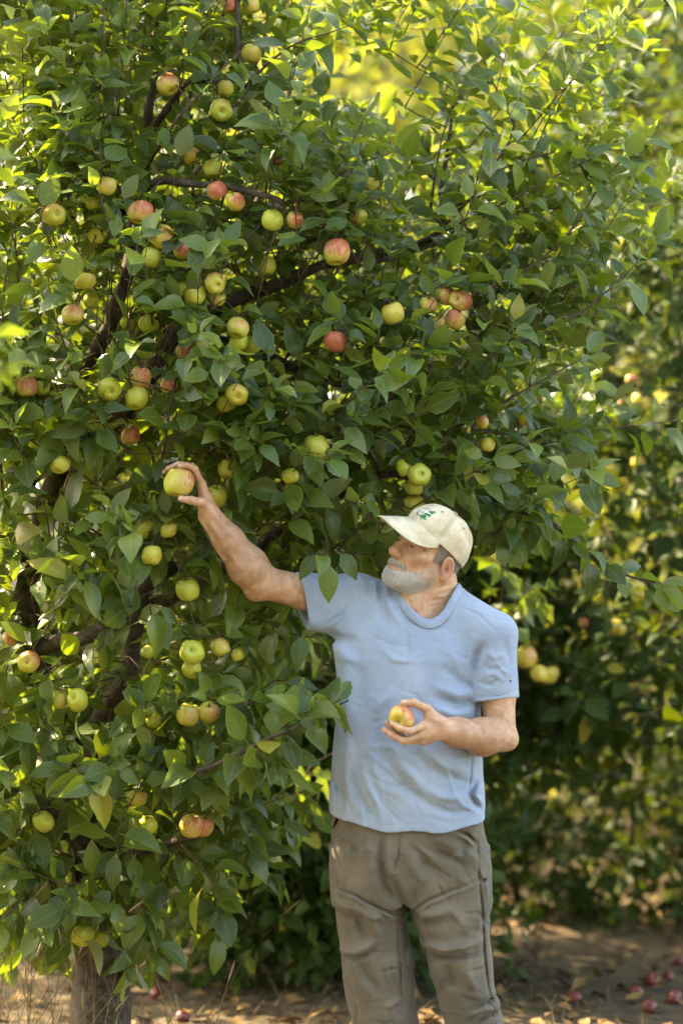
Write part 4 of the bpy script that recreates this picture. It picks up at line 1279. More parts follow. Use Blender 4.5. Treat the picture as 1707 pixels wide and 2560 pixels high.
# ---- apples
APPLE_PROF = [(0, .58), (.07, .585), (.15, .66), (.27, .78), (.42, .845), (.6, .80), (.78, .66), (.92, .42), (.995, .12), (1.0, -.06), (.96, -.32), (.865, -.56), (.72, -.76), (.55, -.875), (.40, -.885), (.28, -.83), (.18, -.755), (.09, -.73), (0, -.73)]
def apple_mesh(k, mat):
    R = np.random.default_rng(100+k); seg = 24; V = []; pr = APPLE_PROF[1:-1]
    sq = R.uniform(.94, 1.05); lean = R.normal(0, .09, 2)
    for r, z in pr:
        for j in range(seg):
            a = j*2*math.pi/seg
            q = r*(1+.034*math.cos(5*a+k)*(1 if z < 0 else .4)+.035*math.cos(2*a+k*2)+.022*math.cos(a+k))
            V.append((q*math.cos(a)+lean[0]*z, q*math.sin(a)+lean[1]*z, z*sq))
    n = len(pr); V += [(0, 0, .57*sq), (0, 0, -.735*sq)]
    i = np.arange(n-1)[:, None]*seg; j = np.arange(seg)[None]; j2 = (j+1) % seg
    Q = np.stack([i+j, i+seg+j, i+seg+j2, i+j2], -1).reshape(-1, 4)
    kk = np.arange(seg)
    T = np.vstack([np.stack([kk, (kk+1) % seg, np.full(seg, n*seg)], -1), np.stack([(n-1)*seg+(kk+1) % seg, (n-1)*seg+kk, np.full(seg, n*seg+1)], -1)])
    return new_mesh('apple', np.array(V), [Q, T], mat)
def apple_material():
    t = NT('apple_skin'); co = t.coord('Object')
    sp = t.n('ShaderNodeSeparateXYZ'); t.l(co, sp.inputs[0]); x, y, z = sp.outputs
    blush = t.attr('blush', 'OBJECT').outputs['Fac']; ripe = t.attr('ripe', 'OBJECT').outputs['Fac']
    rnd = t.n('ShaderNodeObjectInfo').outputs['Random']
    off = t.n('ShaderNodeCombineXYZ'); t.l(t.math('MULTIPLY', rnd, 40.0), off.inputs[0]); t.l(t.math('MULTIPLY', rnd, 23.0), off.inputs[2])
    va = t.n('ShaderNodeVectorMath', operation='ADD'); t.l(co, va.inputs[0]); t.l(off.outputs[0], va.inputs[1])
    v = va.outputs[0]
    big = t.noise(1.3, 2, .5, v)
    ang = t.math('ARCTAN2', y, x)
    cv = t.n('ShaderNodeCombineXYZ'); t.l(t.math('MULTIPLY', ang, 7.0), cv.inputs[0]); t.l(t.math('MULTIPLY', z, 1.4), cv.inputs[1]); t.l(t.math('MULTIPLY', rnd, 60.0), cv.inputs[2])
    streak = t.noise(1.5, 4, .65, cv.outputs[0])
    base = t.mix(ripe, (.40, .48, .05), (.68, .53, .075))
    base = t.mix(t.math('MULTIPLY', t.step(big, .35, .7), .5), base, t.mix(ripe, (.42, .47, .07), (.68, .55, .16)))
    side = t.math('ADD', t.math('ADD', t.math('MULTIPLY', x, .55), t.math('MULTIPLY', z, .25)), t.math('MULTIPLY', t.math('SUBTRACT', big, .5), .8))
    m = t.math('ADD', side, t.math('SUBTRACT', t.math('MULTIPLY', blush, 1.9), 1.15))
    wash = t.step(m, -.15, .75)
    c = t.mix(t.math('MULTIPLY', wash, .62), base, (.68, .27, .17))
    sm = t.math('MULTIPLY', t.step(t.math('ADD', m, t.math('MULTIPLY', t.math('SUBTRACT', streak, .5), 2.2)), .35, .8), .75)
    c = t.mix(t.math('MULTIPLY', sm, t.step(m, -.5, .1)), c, (.48, .055, .04))
    vo = t.n('ShaderNodeTexVoronoi'); vo.inputs['Scale'].default_value = 9; t.l(v, vo.inputs['Vector'])
    c = t.mix(t.math('MULTIPLY', t.step(blush, 1.1, 1.5), .93), c, (.11, .007, .009))
    c = t.mix(t.math('MULTIPLY', t.step(vo.outputs[0], .10, .05), .5), c, (.55, .47, .25))
    rr = t.math('SQRT', t.math('ADD', t.math('POWER', x, 2.0), t.math('POWER', y, 2.0)))
    rust = t.math('MULTIPLY', t.step(rr, .34, .08), t.step(z, .3, .6))
    c = t.mix(t.math('MULTIPLY', rust, .8), c, (.25, .20, .08))
    c = t.mix(t.math('MULTIPLY', t.step(t.noise(3.2, 3, .6, v), .66, .70), .6), c, (.16, .09, .04))
    b = t.bsdf(c, .36, t.bump(t.noise(14, 2, .5, v), .06, .05), .5)
    b.inputs['Subsurface Weight'].default_value = .08; b.inputs['Subsurface Radius'].default_value = (.6, .5, .2); b.inputs['Subsurface Scale'].default_value = .01
    return t.done(b.outputs[0])

class Apples:
    def __init__(s):
        am = apple_material()
        t = NT('stem_wood'); sm = t.done(t.bsdf(t.mix(t.noise(8, 2, .5, t.coord('Object')), (.12, .07, .035), (.2, .14, .06)), .7).outputs[0])
        t = NT('calyx'); cm = t.done(t.bsdf((.07, .055, .03), .8).outputs[0])
        s.mesh = [apple_mesh(k, am) for k in range(5)]
        p = smooth_path([(0, 0, .55), (.02, .01, .85), (.10, .03, 1.2)], 6)
        V, Q, T = tube(p, np.linspace(.045, .06, 6), 6); s.stem = new_mesh('stem', V, [Q, T], sm)
        V = []; Tt = []
        for k in range(5):
            a = k*2*math.pi/5
            V += [(.05*math.cos(a-.6), .05*math.sin(a-.6), -.76), (.05*math.cos(a+.6), .05*math.sin(a+.6), -.76), (.17*math.cos(a), .17*math.sin(a), -.86), (.10*math.cos(a), .10*math.sin(a), -.79)]
            Tt += [(k*4, k*4+3, k*4+2), (k*4+3, k*4+1, k*4+2), (k*4, k*4+1, k*4+3)]
        s.calyx = new_mesh('calyx', np.array(V), np.array(Tt), cm, False)
        s.n = 0
    def put(s, pos, rad, rot, blush, ripe, label, group=None, parts=True):
        o = obj('apple', s.mesh[s.n % 5]); s.n += 1
        o.matrix_world = Matrix.Translation(Vector(pos)) @ rot.to_4x4() @ Matrix.Diagonal((rad, rad, rad, 1))
        o['blush'] = float(blush); o['ripe'] = float(ripe)
        tag(o, label, 'apple', group)
        if parts:
            for nm, me in (('stem', s.stem), ('calyx', s.calyx)):
                c = obj(nm, me, o)
        return o
# ------------------------------------------------------------------ the place
R0 = np.random.default_rng(11)
LEAF_NEAR = leaf_material('apple_leaf', [(.012, .030, .006), (.026, .058, .010), (.052, .098, .017), (.125, .175, .030)], (.13, .165, .075), (.33, .48, .03), .025, .25, .36, .12, .45)
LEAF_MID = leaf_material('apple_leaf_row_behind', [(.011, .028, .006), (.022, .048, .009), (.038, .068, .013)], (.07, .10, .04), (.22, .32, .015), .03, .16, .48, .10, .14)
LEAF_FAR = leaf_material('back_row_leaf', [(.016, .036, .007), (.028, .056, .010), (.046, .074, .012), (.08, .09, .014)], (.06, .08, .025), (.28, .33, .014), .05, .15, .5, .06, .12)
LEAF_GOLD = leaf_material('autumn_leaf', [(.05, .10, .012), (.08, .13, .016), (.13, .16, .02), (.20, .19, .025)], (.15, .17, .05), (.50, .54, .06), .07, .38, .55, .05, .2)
BARK = bark_material('apple_bark', (.036, .027, .019), (.11, .085, .062))
TWIG = bark_material('twig_bark', (.06, .036, .026), (.12, .08, .055), .1, 2.5)

# ground, with a gentle unevenness, out past the last trees
def build_ground():
    xs = np.concatenate([np.linspace(-80, -8, 25)[:-1], np.linspace(-8, 8, 81), np.linspace(8, 80, 25)[1:]])
    ys = np.concatenate([np.linspace(-30, -4, 14)[:-1], np.linspace(-4, 14, 91), np.linspace(14, 120, 30)[1:]])
    X, Y = np.meshgrid(xs, ys, indexing='ij')
    Z = .02*np.sin(X*1.7+.6*Y)+.018*np.sin(Y*2.3-X*.9)+.012*np.sin(X*5.1+2)*np.sin(Y*4.3)
    Z *= np.clip((np.hypot(X-.19, Y)-.45)/.6, 0, 1)
    i = np.arange(len(xs)-1)[:, None]*len(ys); j = np.arange(len(ys)-1)[None]
    Q = np.stack([i+j, i+len(ys)+j, i+len(ys)+j+1, i+j+1], -1).reshape(-1, 4)
    t = NT('dry_orchard_soil'); co = t.coord('Object')
    a = t.noise(1.1, 4, .6, co); b = t.noise(14, 5, .65, co); c_ = t.noise(70, 3, .6, t.mapping(co, (1, .35, 1)))
    c = t.mix(t.step(a, .4, .62), (.055, .042, .027), (.10, .076, .046))
    c = t.mix(t.math('MULTIPLY', t.step(b, .45, .7), .5), c, (.20, .15, .09))
    c = t.mix(t.math('MULTIPLY', t.step(c_, .5, .7), .35), c, (.05, .038, .025))
    c = t.mix(t.math('MULTIPLY', t.step(t.noise(2.3, 3, .6, co), .56, .68), .55), c, (.045, .06, .016))
    bp = t.bump(b, .6, .03); bp = t.bump(c_, .4, .01, bp)
    tag(obj('ground', new_mesh('ground', np.stack([X, Y, Z], -1).reshape(-1, 3), Q, t.done(t.bsdf(c, .95, bp, .15).outputs[0]))), kind='structure')
build_ground()
def gz(x, y):
    z = .02*math.sin(x*1.7+.6*y)+.018*math.sin(y*2.3-x*.9)+.012*math.sin(x*5.1+2)*math.sin(y*4.3)
    return z*min(1, max(0, (math.hypot(x-.19, y)-.45)/.6))

man_objs = [o for o in bpy.data.objects if o.type == 'MESH' and o.name in ('body', 't_shirt', 'trousers', 'cap', 'visor', 'beard', 'hair', 'collar')]
COVER = Cover(man_objs)

# ---- the near apple tree
TC, TR = np.array((-.75, 1.30, 1.9)), np.array((2.05, 1.38, 2.15))
def crown_front(px, py):
    y = 0.0*np.asarray(px, float)
    for _ in range(4):
        d = CAMD+y
        x = (px-853.5)*d/FPX; z = CAMZ-(py-1280)*d/FPX
        q = 1-((x-TC[0])/TR[0])**2-((z-TC[2])/TR[2])**2
        y = TC[1]-TR[1]*np.sqrt(np.maximum(q, .06))
    return y
CROWN = np.array([(-160, -140), (960, -140), (1040, 40), (1440, 60), (1500, 200), (1460, 400), (1440, 640), (1360, 740), (1330, 830), (1270, 930), (1290, 1010), (1200, 1060), (1130, 1130), (1200, 1190), (1180, 1260),
                  (1060, 1290), (1040, 1200), (880, 1200), (880, 1310), (800, 1330), (705, 1335), (690, 1410), (650, 1500), (570, 1560), (650, 1640), (640, 1720), (560, 1810), (535, 1950), (450, 2030), (330, 2110), (100, 2090), (-160, 2040)])*K

APPLES = [  # x, y, radius (1568-wide view), y behind the crown's front, blush, ripe, calyx towards us, half hidden, label
 (527, 15, 19, .12, .75, .9, 0, 1, 'orange-blushed apple at the top edge, left of a dark upright stem'),
 (576, 10, 20, .12, .35, .8, 0, 1, 'yellow apple at the top edge, right of a dark upright stem'),
 (578, 122, 24, .15, .3, .8, 0, 1, 'pale apple beside the dark upright stem below the top edge'),
 (386, 193, 27, .03, .55, .6, 0, 0, 'pink-shouldered apple alone high on the tree above the long diagonal shoot'),
 (508, 252, 26, .06, .5, .25, 1, 0, 'green apple with a pink shoulder and a dark speck, high on the tree'),
 (517, 204, 20, .16, .3, .8, 0, 1, 'half hidden pale apple just above the green one with a pink shoulder'),
 (490, 387, 23, .12, .2, .35, 0, 0, 'yellow-green apple hanging above the bare horizontal branch'),
 (440, 358, 19, .16, .45, .9, 0, 1, 'golden apple tucked behind leaves above the bare horizontal branch'),
 (498, 437, 23, .05, .75, .6, 0, 0, 'red-striped apple hanging across the bare horizontal branch'),
 (541, 463, 22, .04, .55, .8, 0, 0, 'orange-flushed apple hanging under the bare horizontal branch'),
 (246, 427, 23, .03, .3, .95, 0, 0, 'golden yellow apple at the fork, end of a short thick twig'),
 (126, 494, 27, .0, .6, .45, 1, 0, 'rosy apple hanging alone at the far left of the upper crown'),
 (324, 487, 28, .02, .6, .7, 0, 1, 'pink-washed apple half behind a broad green leaf'),
 (215, 466, 18, .10, .15, .4, 0, 1, 'small yellow-green apple below the fork, behind the golden one'),
 (222, 541, 20, .12, .2, .7, 1, 1, 'dull yellow apple showing its eye in shade under broad leaves'),
 (374, 543, 27, .03, .5, .75, 0, 1, 'cream and pink apple, upper one of a hanging pair'),
 (349, 590, 24, .05, .12, .35, 0, 0, 'yellow-green apple, lower one of a hanging pair'),
 (420, 577, 19, .03, .7, .7, 0, 0, 'small rosy orange apple right of the hanging pair'),
 (626, 505, 25, .03, .2, .3, 0, 0, 'yellow-green apple below the end of the bare horizontal branch'),
 (677, 505, 20, .03, .6, .7, 0, 0, 'small pinkish apple beside the end of the bare horizontal branch'),
 (773, 578, 31, .0, .62, .45, 0, 0, 'large red-mottled apple, the biggest in the upper crown'),
 (611, 609, 24, .22, .25, .3, 0, 0, 'pale green apple deep in the crown above the rising limb'),
 (197, 645, 23, .04, .3, .7, 0, 0, 'mustard apple on a spur left of the dark straight limb'),
 (168, 722, 26, .03, .5, .55, 0, 0, 'orange-topped apple left of the dark straight limb'),
 (210, 690, 19, .12, .15, .3, 0, 1, 'green apple half behind the orange-topped one'),
 (414, 661, 23, .08, .15, .35, 0, 1, 'green apple at the left of a tight cluster of four'),
 (450, 676, 24, .05, .15, .45, 0, 1, 'yellow-green apple in the middle of a tight cluster of four'),
 (495, 650, 25, .02, .55, .55, 1, 0, 'pinkish apple at the top right of a tight cluster of four'),
 (502, 686, 17, .08, .3, .7, 0, 1, 'small pale apple at the bottom of a tight cluster of four'),
 (339, 743, 21, .18, .1, .2, 0, 0, 'green apple in shade between the dark limb and the grey limb'),
 (293, 740, 16, .24, .1, .3, 0, 1, 'small shaded green apple right of the dark straight limb'),
 (547, 753, 26, .03, .45, .25, 0, 0, 'green apple with a pink cheek, top of a stack of three'),
 (549, 786, 23, .06, .15, .2, 0, 1, 'green apple directly under the pink-cheeked one'),
 (578, 790, 22, .09, .1, .3, 0, 1, 'yellow-green apple at the right of a stack of three'),
 (768, 784, 26, .04, .78, .4, 0, 0, 'deep red apple right of centre'),
 (902, 719, 26, .02, .3, .75, 0, 0, 'yellow apple left of the rosy cluster above the cap'),
 (1024, 678, 22, .05, .6, .9, 0, 1, 'orange apple behind the rosiest one above the cap'),
 (1058, 690, 25, .0, .78, .6, 1, 0, 'rosiest pink-red apple of the cluster above the cap'),
 (984, 700, 20, .05, .5, .9, 0, 1, 'peach coloured apple at the left of the rosy cluster'),
 (1044, 733, 23, .02, .55, .75, 0, 0, 'pale apple under the rosiest one of the cluster'),
 (1008, 742, 18, .05, .4, .8, 0, 1, 'small yellow-pink apple at the foot of the rosy cluster'),
 (60, 885, 27, .02, .6, .55, 0, 0, 'blushed apple by the left edge beside a green one'),
 (98, 890, 18, .08, .1, .25, 0, 1, 'small green apple close behind the blushed one by the left edge'),
 (252, 893, 28, .0, .12, .2, 1, 0, 'big green apple with its dark eye facing out, left of a pair'),
 (323, 866, 26, .03, .55, .6, 0, 0, 'rosy yellow apple at the top of a pair by the grey limb'),
 (314, 914, 27, .02, .25, .35, 0, 0, 'yellow-green apple below the rosy yellow one'),
 (544, 907, 27, -.04, .45, .7, 1, 0, 'pale pink apple with its eye facing out, alone right of a yellow shoot'),
 (521, 925, 23, .01, .1, .4, 0, 1, 'lime apple close behind the pale pink one'),
 (388, 885, 19, .06, .65, .8, 0, 1, 'orange apple behind the yellow-leaved shoot'),
 (420, 806, 17, .22, .6, .9, 0, 1, 'blurred orange apple deep behind the yellow-leaved shoot'),
 (300, 1000, 22, .2, .65, .75, 0, 1, 'orange-cheeked apple in deep shade above the wrist-high shoot'),
 (728, 1026, 30, .0, .2, .45, 0, 1, 'large lime apple behind pale leaves right of the raised hand'),
 (140, 1067, 21, .02, .1, .35, 0, 0, 'small yellow-green apple alone left of the raised hand'),
 (667, 1093, 20, .02, .2, .35, 0, 0, 'small oval green apple hanging by a thin dark twig'),
 (522, 1076, 22, .09, .1, .4, 0, 1, 'yellow-green apple just above and behind the wrist'),
 (497, 1140, 26, .10, .08, .35, 0, 0, 'lime green apple right behind the wrist'),
 (931, 1072, 23, .05, .25, .2, 0, 1, 'olive green apple at the upper left of the bunch over the cap'),
 (963, 1090, 28, .01, .25, .2, 1, 0, 'olive green apple with its eye out, front of the bunch over the cap'),
 (952, 1118, 22, .07, .2, .4, 0, 1, 'yellowish apple under the front one of the bunch over the cap'),
 (950, 1160, 26, .12, .1, .7, 0, 0, 'bright yellow apple right above the front of the cap'),
 (349, 1275, 24, .0, .15, .6, 0, 0, 'golden green apple in the open below the raised hand'),
 (330, 1214, 22, .08, .2, .4, 0, 1, 'dull green apple behind leaves below the raised hand'),
 (388, 1217, 19, .02, .3, .4, 0, 1, 'green apple with a scarred cheek just under the thumb'),
 (432, 1352, 28, .06, .1, .25, 0, 1, 'green apple below the forearm, top half showing'),
 (441, 1497, 29, -.02, .1, .22, 1, 0, 'largest green apple of the lower crown, eye facing out'),
 (440, 1535, 22, .05, .1, .3, 0, 1, 'green apple directly under the largest one of the lower crown'),
 (506, 1485, 22, .03, .4, .4, 0, 1, 'green apple with a red streaked top right of the largest one'),
 (548, 1502, 17, .05, .1, .45, 0, 1, 'small yellow-green apple at the right of the lower crown'),
 (67, 1519, 26, .0, .65, .5, 1, 0, 'red-speckled apple low at the left edge'),
 (24, 1466, 18, .08, .6, .6, 0, 1, 'small reddish apple at the very left edge'),
 (137, 1605, 22, .03, .3, .35, 0, 0, 'blushed green apple, left of a touching pair'),
 (179, 1608, 26, .0, .12, .3, 1, 0, 'green apple with a dark eye, right of a touching pair'),
 (341, 1497, 16, .08, .1, .3, 0, 1, 'small green apple right of the dark forked stem'),
 (434, 1640, 28, .0, .4, .45, 0, 0, 'yellow-green striped apple, left of the low touching pair'),
 (480, 1635, 25, -.01, .5, .5, 0, 0, 'red-streaked cream apple, right of the low touching pair'),
 (353, 1655, 20, .1, .1, .45, 0, 1, 'dim green apple in shade left of the low touching pair'),
 (100, 1886, 24, .0, .1, .2, 0, 0, 'round green apple low on the left side'),
 (316, 1832, 22, .0, .35, .5, 0, 0, 'yellow-green apple with a red top above the lower front leaves'),
 (341, 1893, 21, .02, .1, .3, 0, 1, 'green apple half behind leaves under the red-topped one'),
 (440, 1896, 28, .02, .5, .6, 0, 0, 'rusty red apple, left half of the red pair at the lower right'),
 (468, 1896, 25, .04, .6, .5, 0, 1, 'dark red apple, right half of the red pair at the lower right'),
 (503, 1862, 16, .14, .1, .8, 0, 1, 'small soft yellow apple behind the red pair'),
 (193, 2148, 26, .0, .1, .35, 0, 1, 'green apple at the bottom of the crown, left of two'),
 (233, 2155, 21, .01, .1, .3, 0, 1, 'green apple at the bottom of the crown, right of two'),
 (853, 424, 18, .2, .1, .75, 0, 1, 'soft yellow apple behind twigs at the middle of the upper crown'),
 (823, 498, 20, .14, .15, .45, 0, 1, 'shaded yellow-green apple above the large red-mottled one'),
 (640, 366, 18, .5, .8, .6, 0, 1, 'blurred pink apple far back in the bright gap of the crown'),
 (1205, 962, 15, .2, .15, .8, 0, 1, 'small yellow apple at the right end of the crown above the cap'),
 (1118, 1020, 19, .14, .15, .8, 0, 1, 'yellow apple behind hanging leaves up and right of the cap'),
 (1105, 968, 16, .15, .5, .7, 0, 1, 'small pinkish apple beside the sawn-off stub'),
]
A = Apples()
apple_xyz = []
for (dx, dy, r, off, bl, rp, eye, hid, lab) in APPLES:
    px, py = dx*K, dy*K
    y = float(crown_front(px, py))+off-.01
    p = W(px, py, y); rad = r*K*(CAMD+y)/FPX
    if eye: zx = -norm(np.array((R0.uniform(-.45, .45), -.85, R0.uniform(-.45, .3))))
    else: zx = norm(np.array((R0.normal(0, .3), R0.normal(0, .3), 1)))
    bx = norm(np.array((.35+R0.normal(0, .25), -.65, .55))); bx = norm(bx-zx*(bx@zx)); by = np.cross(zx, bx)
    rot = Matrix(np.stack([bx, by, zx], 1))
    A.put(p, rad, rot, bl*1.1+.05, rp, lab, 'apples on the near tree')
    apple_xyz.append((px, py, r*K, y, hid, p, rad))

def near_tree():
    R = np.random.default_rng(5)
    base = Wd(228, 2462, .55)
    base[2] = gz(base[0], base[1])-.03
    root = empty('apple_tree', tuple(base))
    tag(root, 'large apple tree at the left full of apples, the one the man reaches into', 'apple tree')
    S = Skeleton(R)
    trunk = [base, Wd(232, 2350, .55), Wd(225, 2150, .6), Wd(212, 1950, .64), Wd(175, 1750, .68)]
    tp = S.limb(trunk, .105, .058, .02)
    limbs = []
    def LB(pts, r0, r1): limbs.append(S.limb([Wd(*q) for q in pts], r0, r1))
    LB([(214, 1950, .64), (222, 1700, .58), (270, 1612, .5), (305, 1530, .46), (318, 1420, .46), (340, 1345, .5), (400, 1300, .55)], .034, .024)
    LB([(178, 1755, .68), (85, 1500, .76), (72, 1300, .76), (110, 1180, .74), (145, 1075, .7), (240, 985, .62), (330, 870, .52), (400, 765, .5)], .05, .032)
    LB([(112, 1180, .74), (150, 930, .55), (200, 822, .38), (252, 730, .33), (290, 612, .33), (306, 500, .4), (335, 320, .55), (355, 110, .65), (345, -110, .75)], .032, .010)
    LB([(400, 765, .5), (520, 700, .46), (640, 655, .46), (740, 612, .46), (880, 582, .5), (1000, 540, .52), (1012, 430, .5), (1040, 240, .55)], .027, .005)
    LB([(306, 490, .38), (352, 415, .2), (450, 421, .13), (540, 430, .10), (610, 446, .10), (652, 468, .08)], .013, .0085)
    LB([(400, 765, .5), (560, 792, .52), (690, 852, .5), (850, 905, .42), (960, 962, .32), (1048, 978, .25)], .022, .013)
    LB([(325, 1400, .48), (450, 1335, .5), (590, 1262, .45), (642, 1218, .45), (780, 1135, .42), (900, 1085, .38), (1060, 1142, .32), (1250, 1200, .27), (1370, 1290, .25), (1500, 1342, .25)], .024, .003)
    LB([(80, 1500, .76), (150, 1472, .6), (215, 1456, .5), (320, 1420, .45)], .03, .02)
    LB([(235, 1690, .55), (300, 1728, .25), (390, 1762, .05), (480, 1752, -.12), (600, 1690, -.2), (700, 1652, -.25), (800, 1608, -.28)], .013, .0028)
    LB([(218, 1960, .64), (150, 1890, .35), (100, 1850, .15), (20, 1800, .1)], .022, .006)
    LB([(218, 1970, .64), (330, 1955, .4), (430, 1930, .2), (505, 1905, .15)], .02, .005)
    LB([(220, 2010, .62), (250, 2070, .4), (235, 2140, .2)], .016, .005)
    LB([(335, 320, .55), (440, 190, .42), (548, 190, .35), (541, 60, .36), (560, -120, .4)], .012, .007)
    LB([(306, 490, .4), (180, 470, .28), (130, 400, .3), (40, 290, .35), (0, 230, .4)], .011, .005)
    LB([(110, 1180, .74), (20, 1050, .7), (-120, 900, .8), (-260, 700, .9)], .03, .012)
    LB([(145, 930, .6), (40, 760, .7), (-110, 520, .85), (-200, 250, 1.0)], .022, .01)
    LB([(75, 1400, .76), (-60, 1330, .8), (-260, 1260, .9)], .025, .01)
    LB([(330, 870, .52), (420, 700, .8), (560, 520, 1.05), (640, 300, 1.2), (680, 80, 1.3)], .024, .008)
    LB([(240, 985, .62), (330, 800, 1.1), (280, 500, 1.4), (200, 200, 1.6)], .026, .01)
    LB([(850, 600, .48), (980, 560, .85), (1150, 500, 1.0), (1300, 480, 1.05)], .014, .005)
    shoots = []
    def SH(pts, r0=.005, r1=.0018): p = S.limb([Wd(*q) for q in pts], r0, r1, .006); limbs.append(p); shoots.append(p)
    SH([(1000, 540, .5), (1090, 445, .42), (1160, 385, .4), (1290, 345, .4), (1430, 345, .42)])
    SH([(985, 500, .5), (1008, 350, .42), (1045, 210, .42)])
    SH([(1120, 400, .45), (1180, 290, .5), (1120, 170, .55), (1092, 60, .6)])
    SH([(1050, 470, .45), (1190, 400, .5), (1290, 220, .55), (1400, 60, .62)])
    SH([(960, 560, .45), (1080, 500, .35), (1200, 440, .32), (1340, 372, .34)])
    SH([(1040, 700, .35), (1180, 640, .3), (1300, 550, .3), (1380, 430, .34), (1460, 330, .4)])
    SH([(1060, 770, .3), (1200, 790, .25), (1330, 722, .22), (1420, 645, .22), (1500, 560, .26)])
    SH([(1040, 985, .25), (1150, 930, .2), (1240, 875, .18), (1340, 822, .18)])
    SH([(1100, 800, .4), (1250, 640, .5), (1310, 520, .55), (1390, 330, .6)])
    SH([(1080, 990, .3), (1250, 1000, .5), (1400, 985, .6), (1560, 965, .7)])
    SH([(760, 1140, .4), (780, 1010, .2), (760, 880, .12)])
    SH([(820, 1100, .4), (860, 920, .15), (870, 770, .08)])
    SH([(930, 1060, .35), (950, 960, .15), (985, 860, .08), (1000, 800, .1)])
    SH([(350, 1100, .3), (375, 1040, .0), (398, 900, -.1), (430, 760, -.1)])
    SH([(300, 1180, .3), (200, 1100, .05), (80, 1020, .0), (0, 930, .0)])
    SH([(320, 600, .3), (200, 320, .15), (110, 245, .12)])
    SH([(330, 400, .3), (400, 280, .08), (480, 190, .05), (560, 110, .1)])
    SH([(310, 480, .3), (240, 385, .05), (160, 280, .05), (110, 230, .08)])
    SH([(180, 520, .3), (100, 400, .15), (20, 280, .15)])
    SH([(340, 1210, .3), (270, 1245, .02), (150, 1190, .0), (30, 1180, .0)])
    SH([(120, 300, .5), (170, 100, .4), (140, -60, .4)])
    SH([(430, 150, .4), (390, 70, .3), (350, -40, .3)])
    SH([(700, 470, .3), (800, 390, .3), (900, 350, .32)])
    SH([(560, 200, .35), (660, 110, .3), (800, 60, .3)])
    SH([(300, 1990, .4), (180, 2030, .1), (60, 2000, .05)])
    SH([(340, 1960, .35), (270, 1930, .02), (320, 1800, -.03)])
    SH([(420, 1940, .2), (480, 2010, .1), (500, 2080, .1)])
    SH([(20, 1260, .5), (0, 1000, .1), (10, 700, .05), (30, 540, .05)])

    # targets: above every apple, then all through the crown
    T = []
    for px, py, rp, y, hid, p, rad in apple_xyz: T.append(p+np.array((R.normal(0, .01), .01, rad*1.15)))
    pts = []
    tries = 0
    while len(pts) < 1450 and tries < 90000:
        tries += 1
        px, py = R.uniform(-160, 1520)*K, R.uniform(-140, 2210)*K
        if not in_poly(px, py, CROWN): continue
        u = R.uniform()
        depth = (u**1.7)*1.5
        fy = float(crown_front(px, py))
        thin = in_poly(px, py, np.array([(620, -140), (1000, -140), (1100, 40), (1480, 40), (1500, 420), (1250, 470), (960, 340), (760, 420), (620, 250)])*K)
        if thin and (R.uniform() > .30 or depth > .7): continue
        low = smoothstep(py/K, 1150, 1500)
        if depth > 1.5-.5*low: continue
        high = smoothstep(-py/K, -700, -250)
        if depth > 1.5-.65*high or R.uniform() < .38*high: continue
        p = W(px, py, fy+depth+.02)
        if p[2] < .28: continue
        if depth < .6:
            q = p*6.3
            cl = math.sin(q[0]*1.7+q[2]*.9+1)+math.sin(q[2]*2.1-q[1]*1.3+.5)+math.sin(q[0]*1.1-q[2]*1.6+q[1]*1.9+2.2)
            if cl < -.35: continue
        if px > 900*K and py < 1000*K and (R.uniform() < .6 or depth > .7): continue
        if COVER.blocked(p[None], .10)[0]: continue
        if pts and np.min(((np.array(pts[-400:])-p)**2).sum(1)) < .075**2: continue
        pts.append(p)
    # the side away from the camera and left of the frame, sparser
    for _ in range(150):
        a = R.normal(0, 1, 3); a /= np.linalg.norm(a); a[1] = abs(a[1])
        p = TC+TR*a*R.uniform(.6, 1.0)+np.array((-.5*R.uniform(), 0, .3*R.uniform()))
        if p[2] > .5: pts.append(p)
    pts = np.array(pts)
    order = np.argsort([np.min(np.linalg.norm(S.P-p, axis=1)) for p in pts])
    LV = Leaves()
    for p in T: S.twig(p, .0022, .6)
    axis = np.array((-.72, .62, 0))
    for i in order:
        p = pts[i]
        tw = S.twig(p)
        out = p-axis; out[2] = (p[2]-1.5)*.5; out = norm(out)
        up = np.interp(p[2], [.4, 1.4, 2.4], [-.35, .35, 1.0])
        d = norm(out+np.array((0, 0, up))+R.normal(0, .45, 3))
        ln = R.uniform(.08, .26)*np.interp(p[2], [.5, 2.2], [.8, 1.25])
        qx, qy = proj(p); airy = qx > 880*K or qy < 420*K
        if airy and R.uniform() < .45: ln *= 2.2; d = norm(d+np.array((.3*(qx > 880*K), -.1, .55)))
        e = p+d*ln; m = p+d*ln*.5+R.normal(0, .015, 3)+np.array((0, 0, .01))
        sp = smooth_path([p, m, e], 5)
        S.twigs.append((sp, np.linspace(.0024, .0012, 5)))
        sz = np.interp(p[2], [.6, 1.3, 2.6], [.102, .100, .090]); lt = (.1, float(np.interp(p[2], [1.3, 2.4], [-.55, -.3])), .85)
        leaf_shoot(LV, sp, R, sz, .026, light=lt, droop=np.interp(p[2], [.6, 2.4], [.5, .15]), start=.0, end_rosette=4)
        if tw is not None and len(tw) > 4:
            for k in range(1, len(tw)-1, 2):
                if R.uniform() < .55: rosette(LV, tw[k], norm(out+R.normal(0, .5, 3)), R, sz, R.integers(3, 6), lt)
    for p in shoots:
        leaf_shoot(LV, p, R, np.interp(p[:, 2].mean(), [.6, 1.3, 2.6], [.112, .108, .100]), .027, (.1, -.5, .8), droop=.15, start=.06, end_rosette=5)
    for px, py, rp, y, hid, p, rad in apple_xyz:
        rosette(LV, p+np.array((0, .02, rad*1.2)), (R.normal(0, .4), -.3, .8), R, .08, 5)
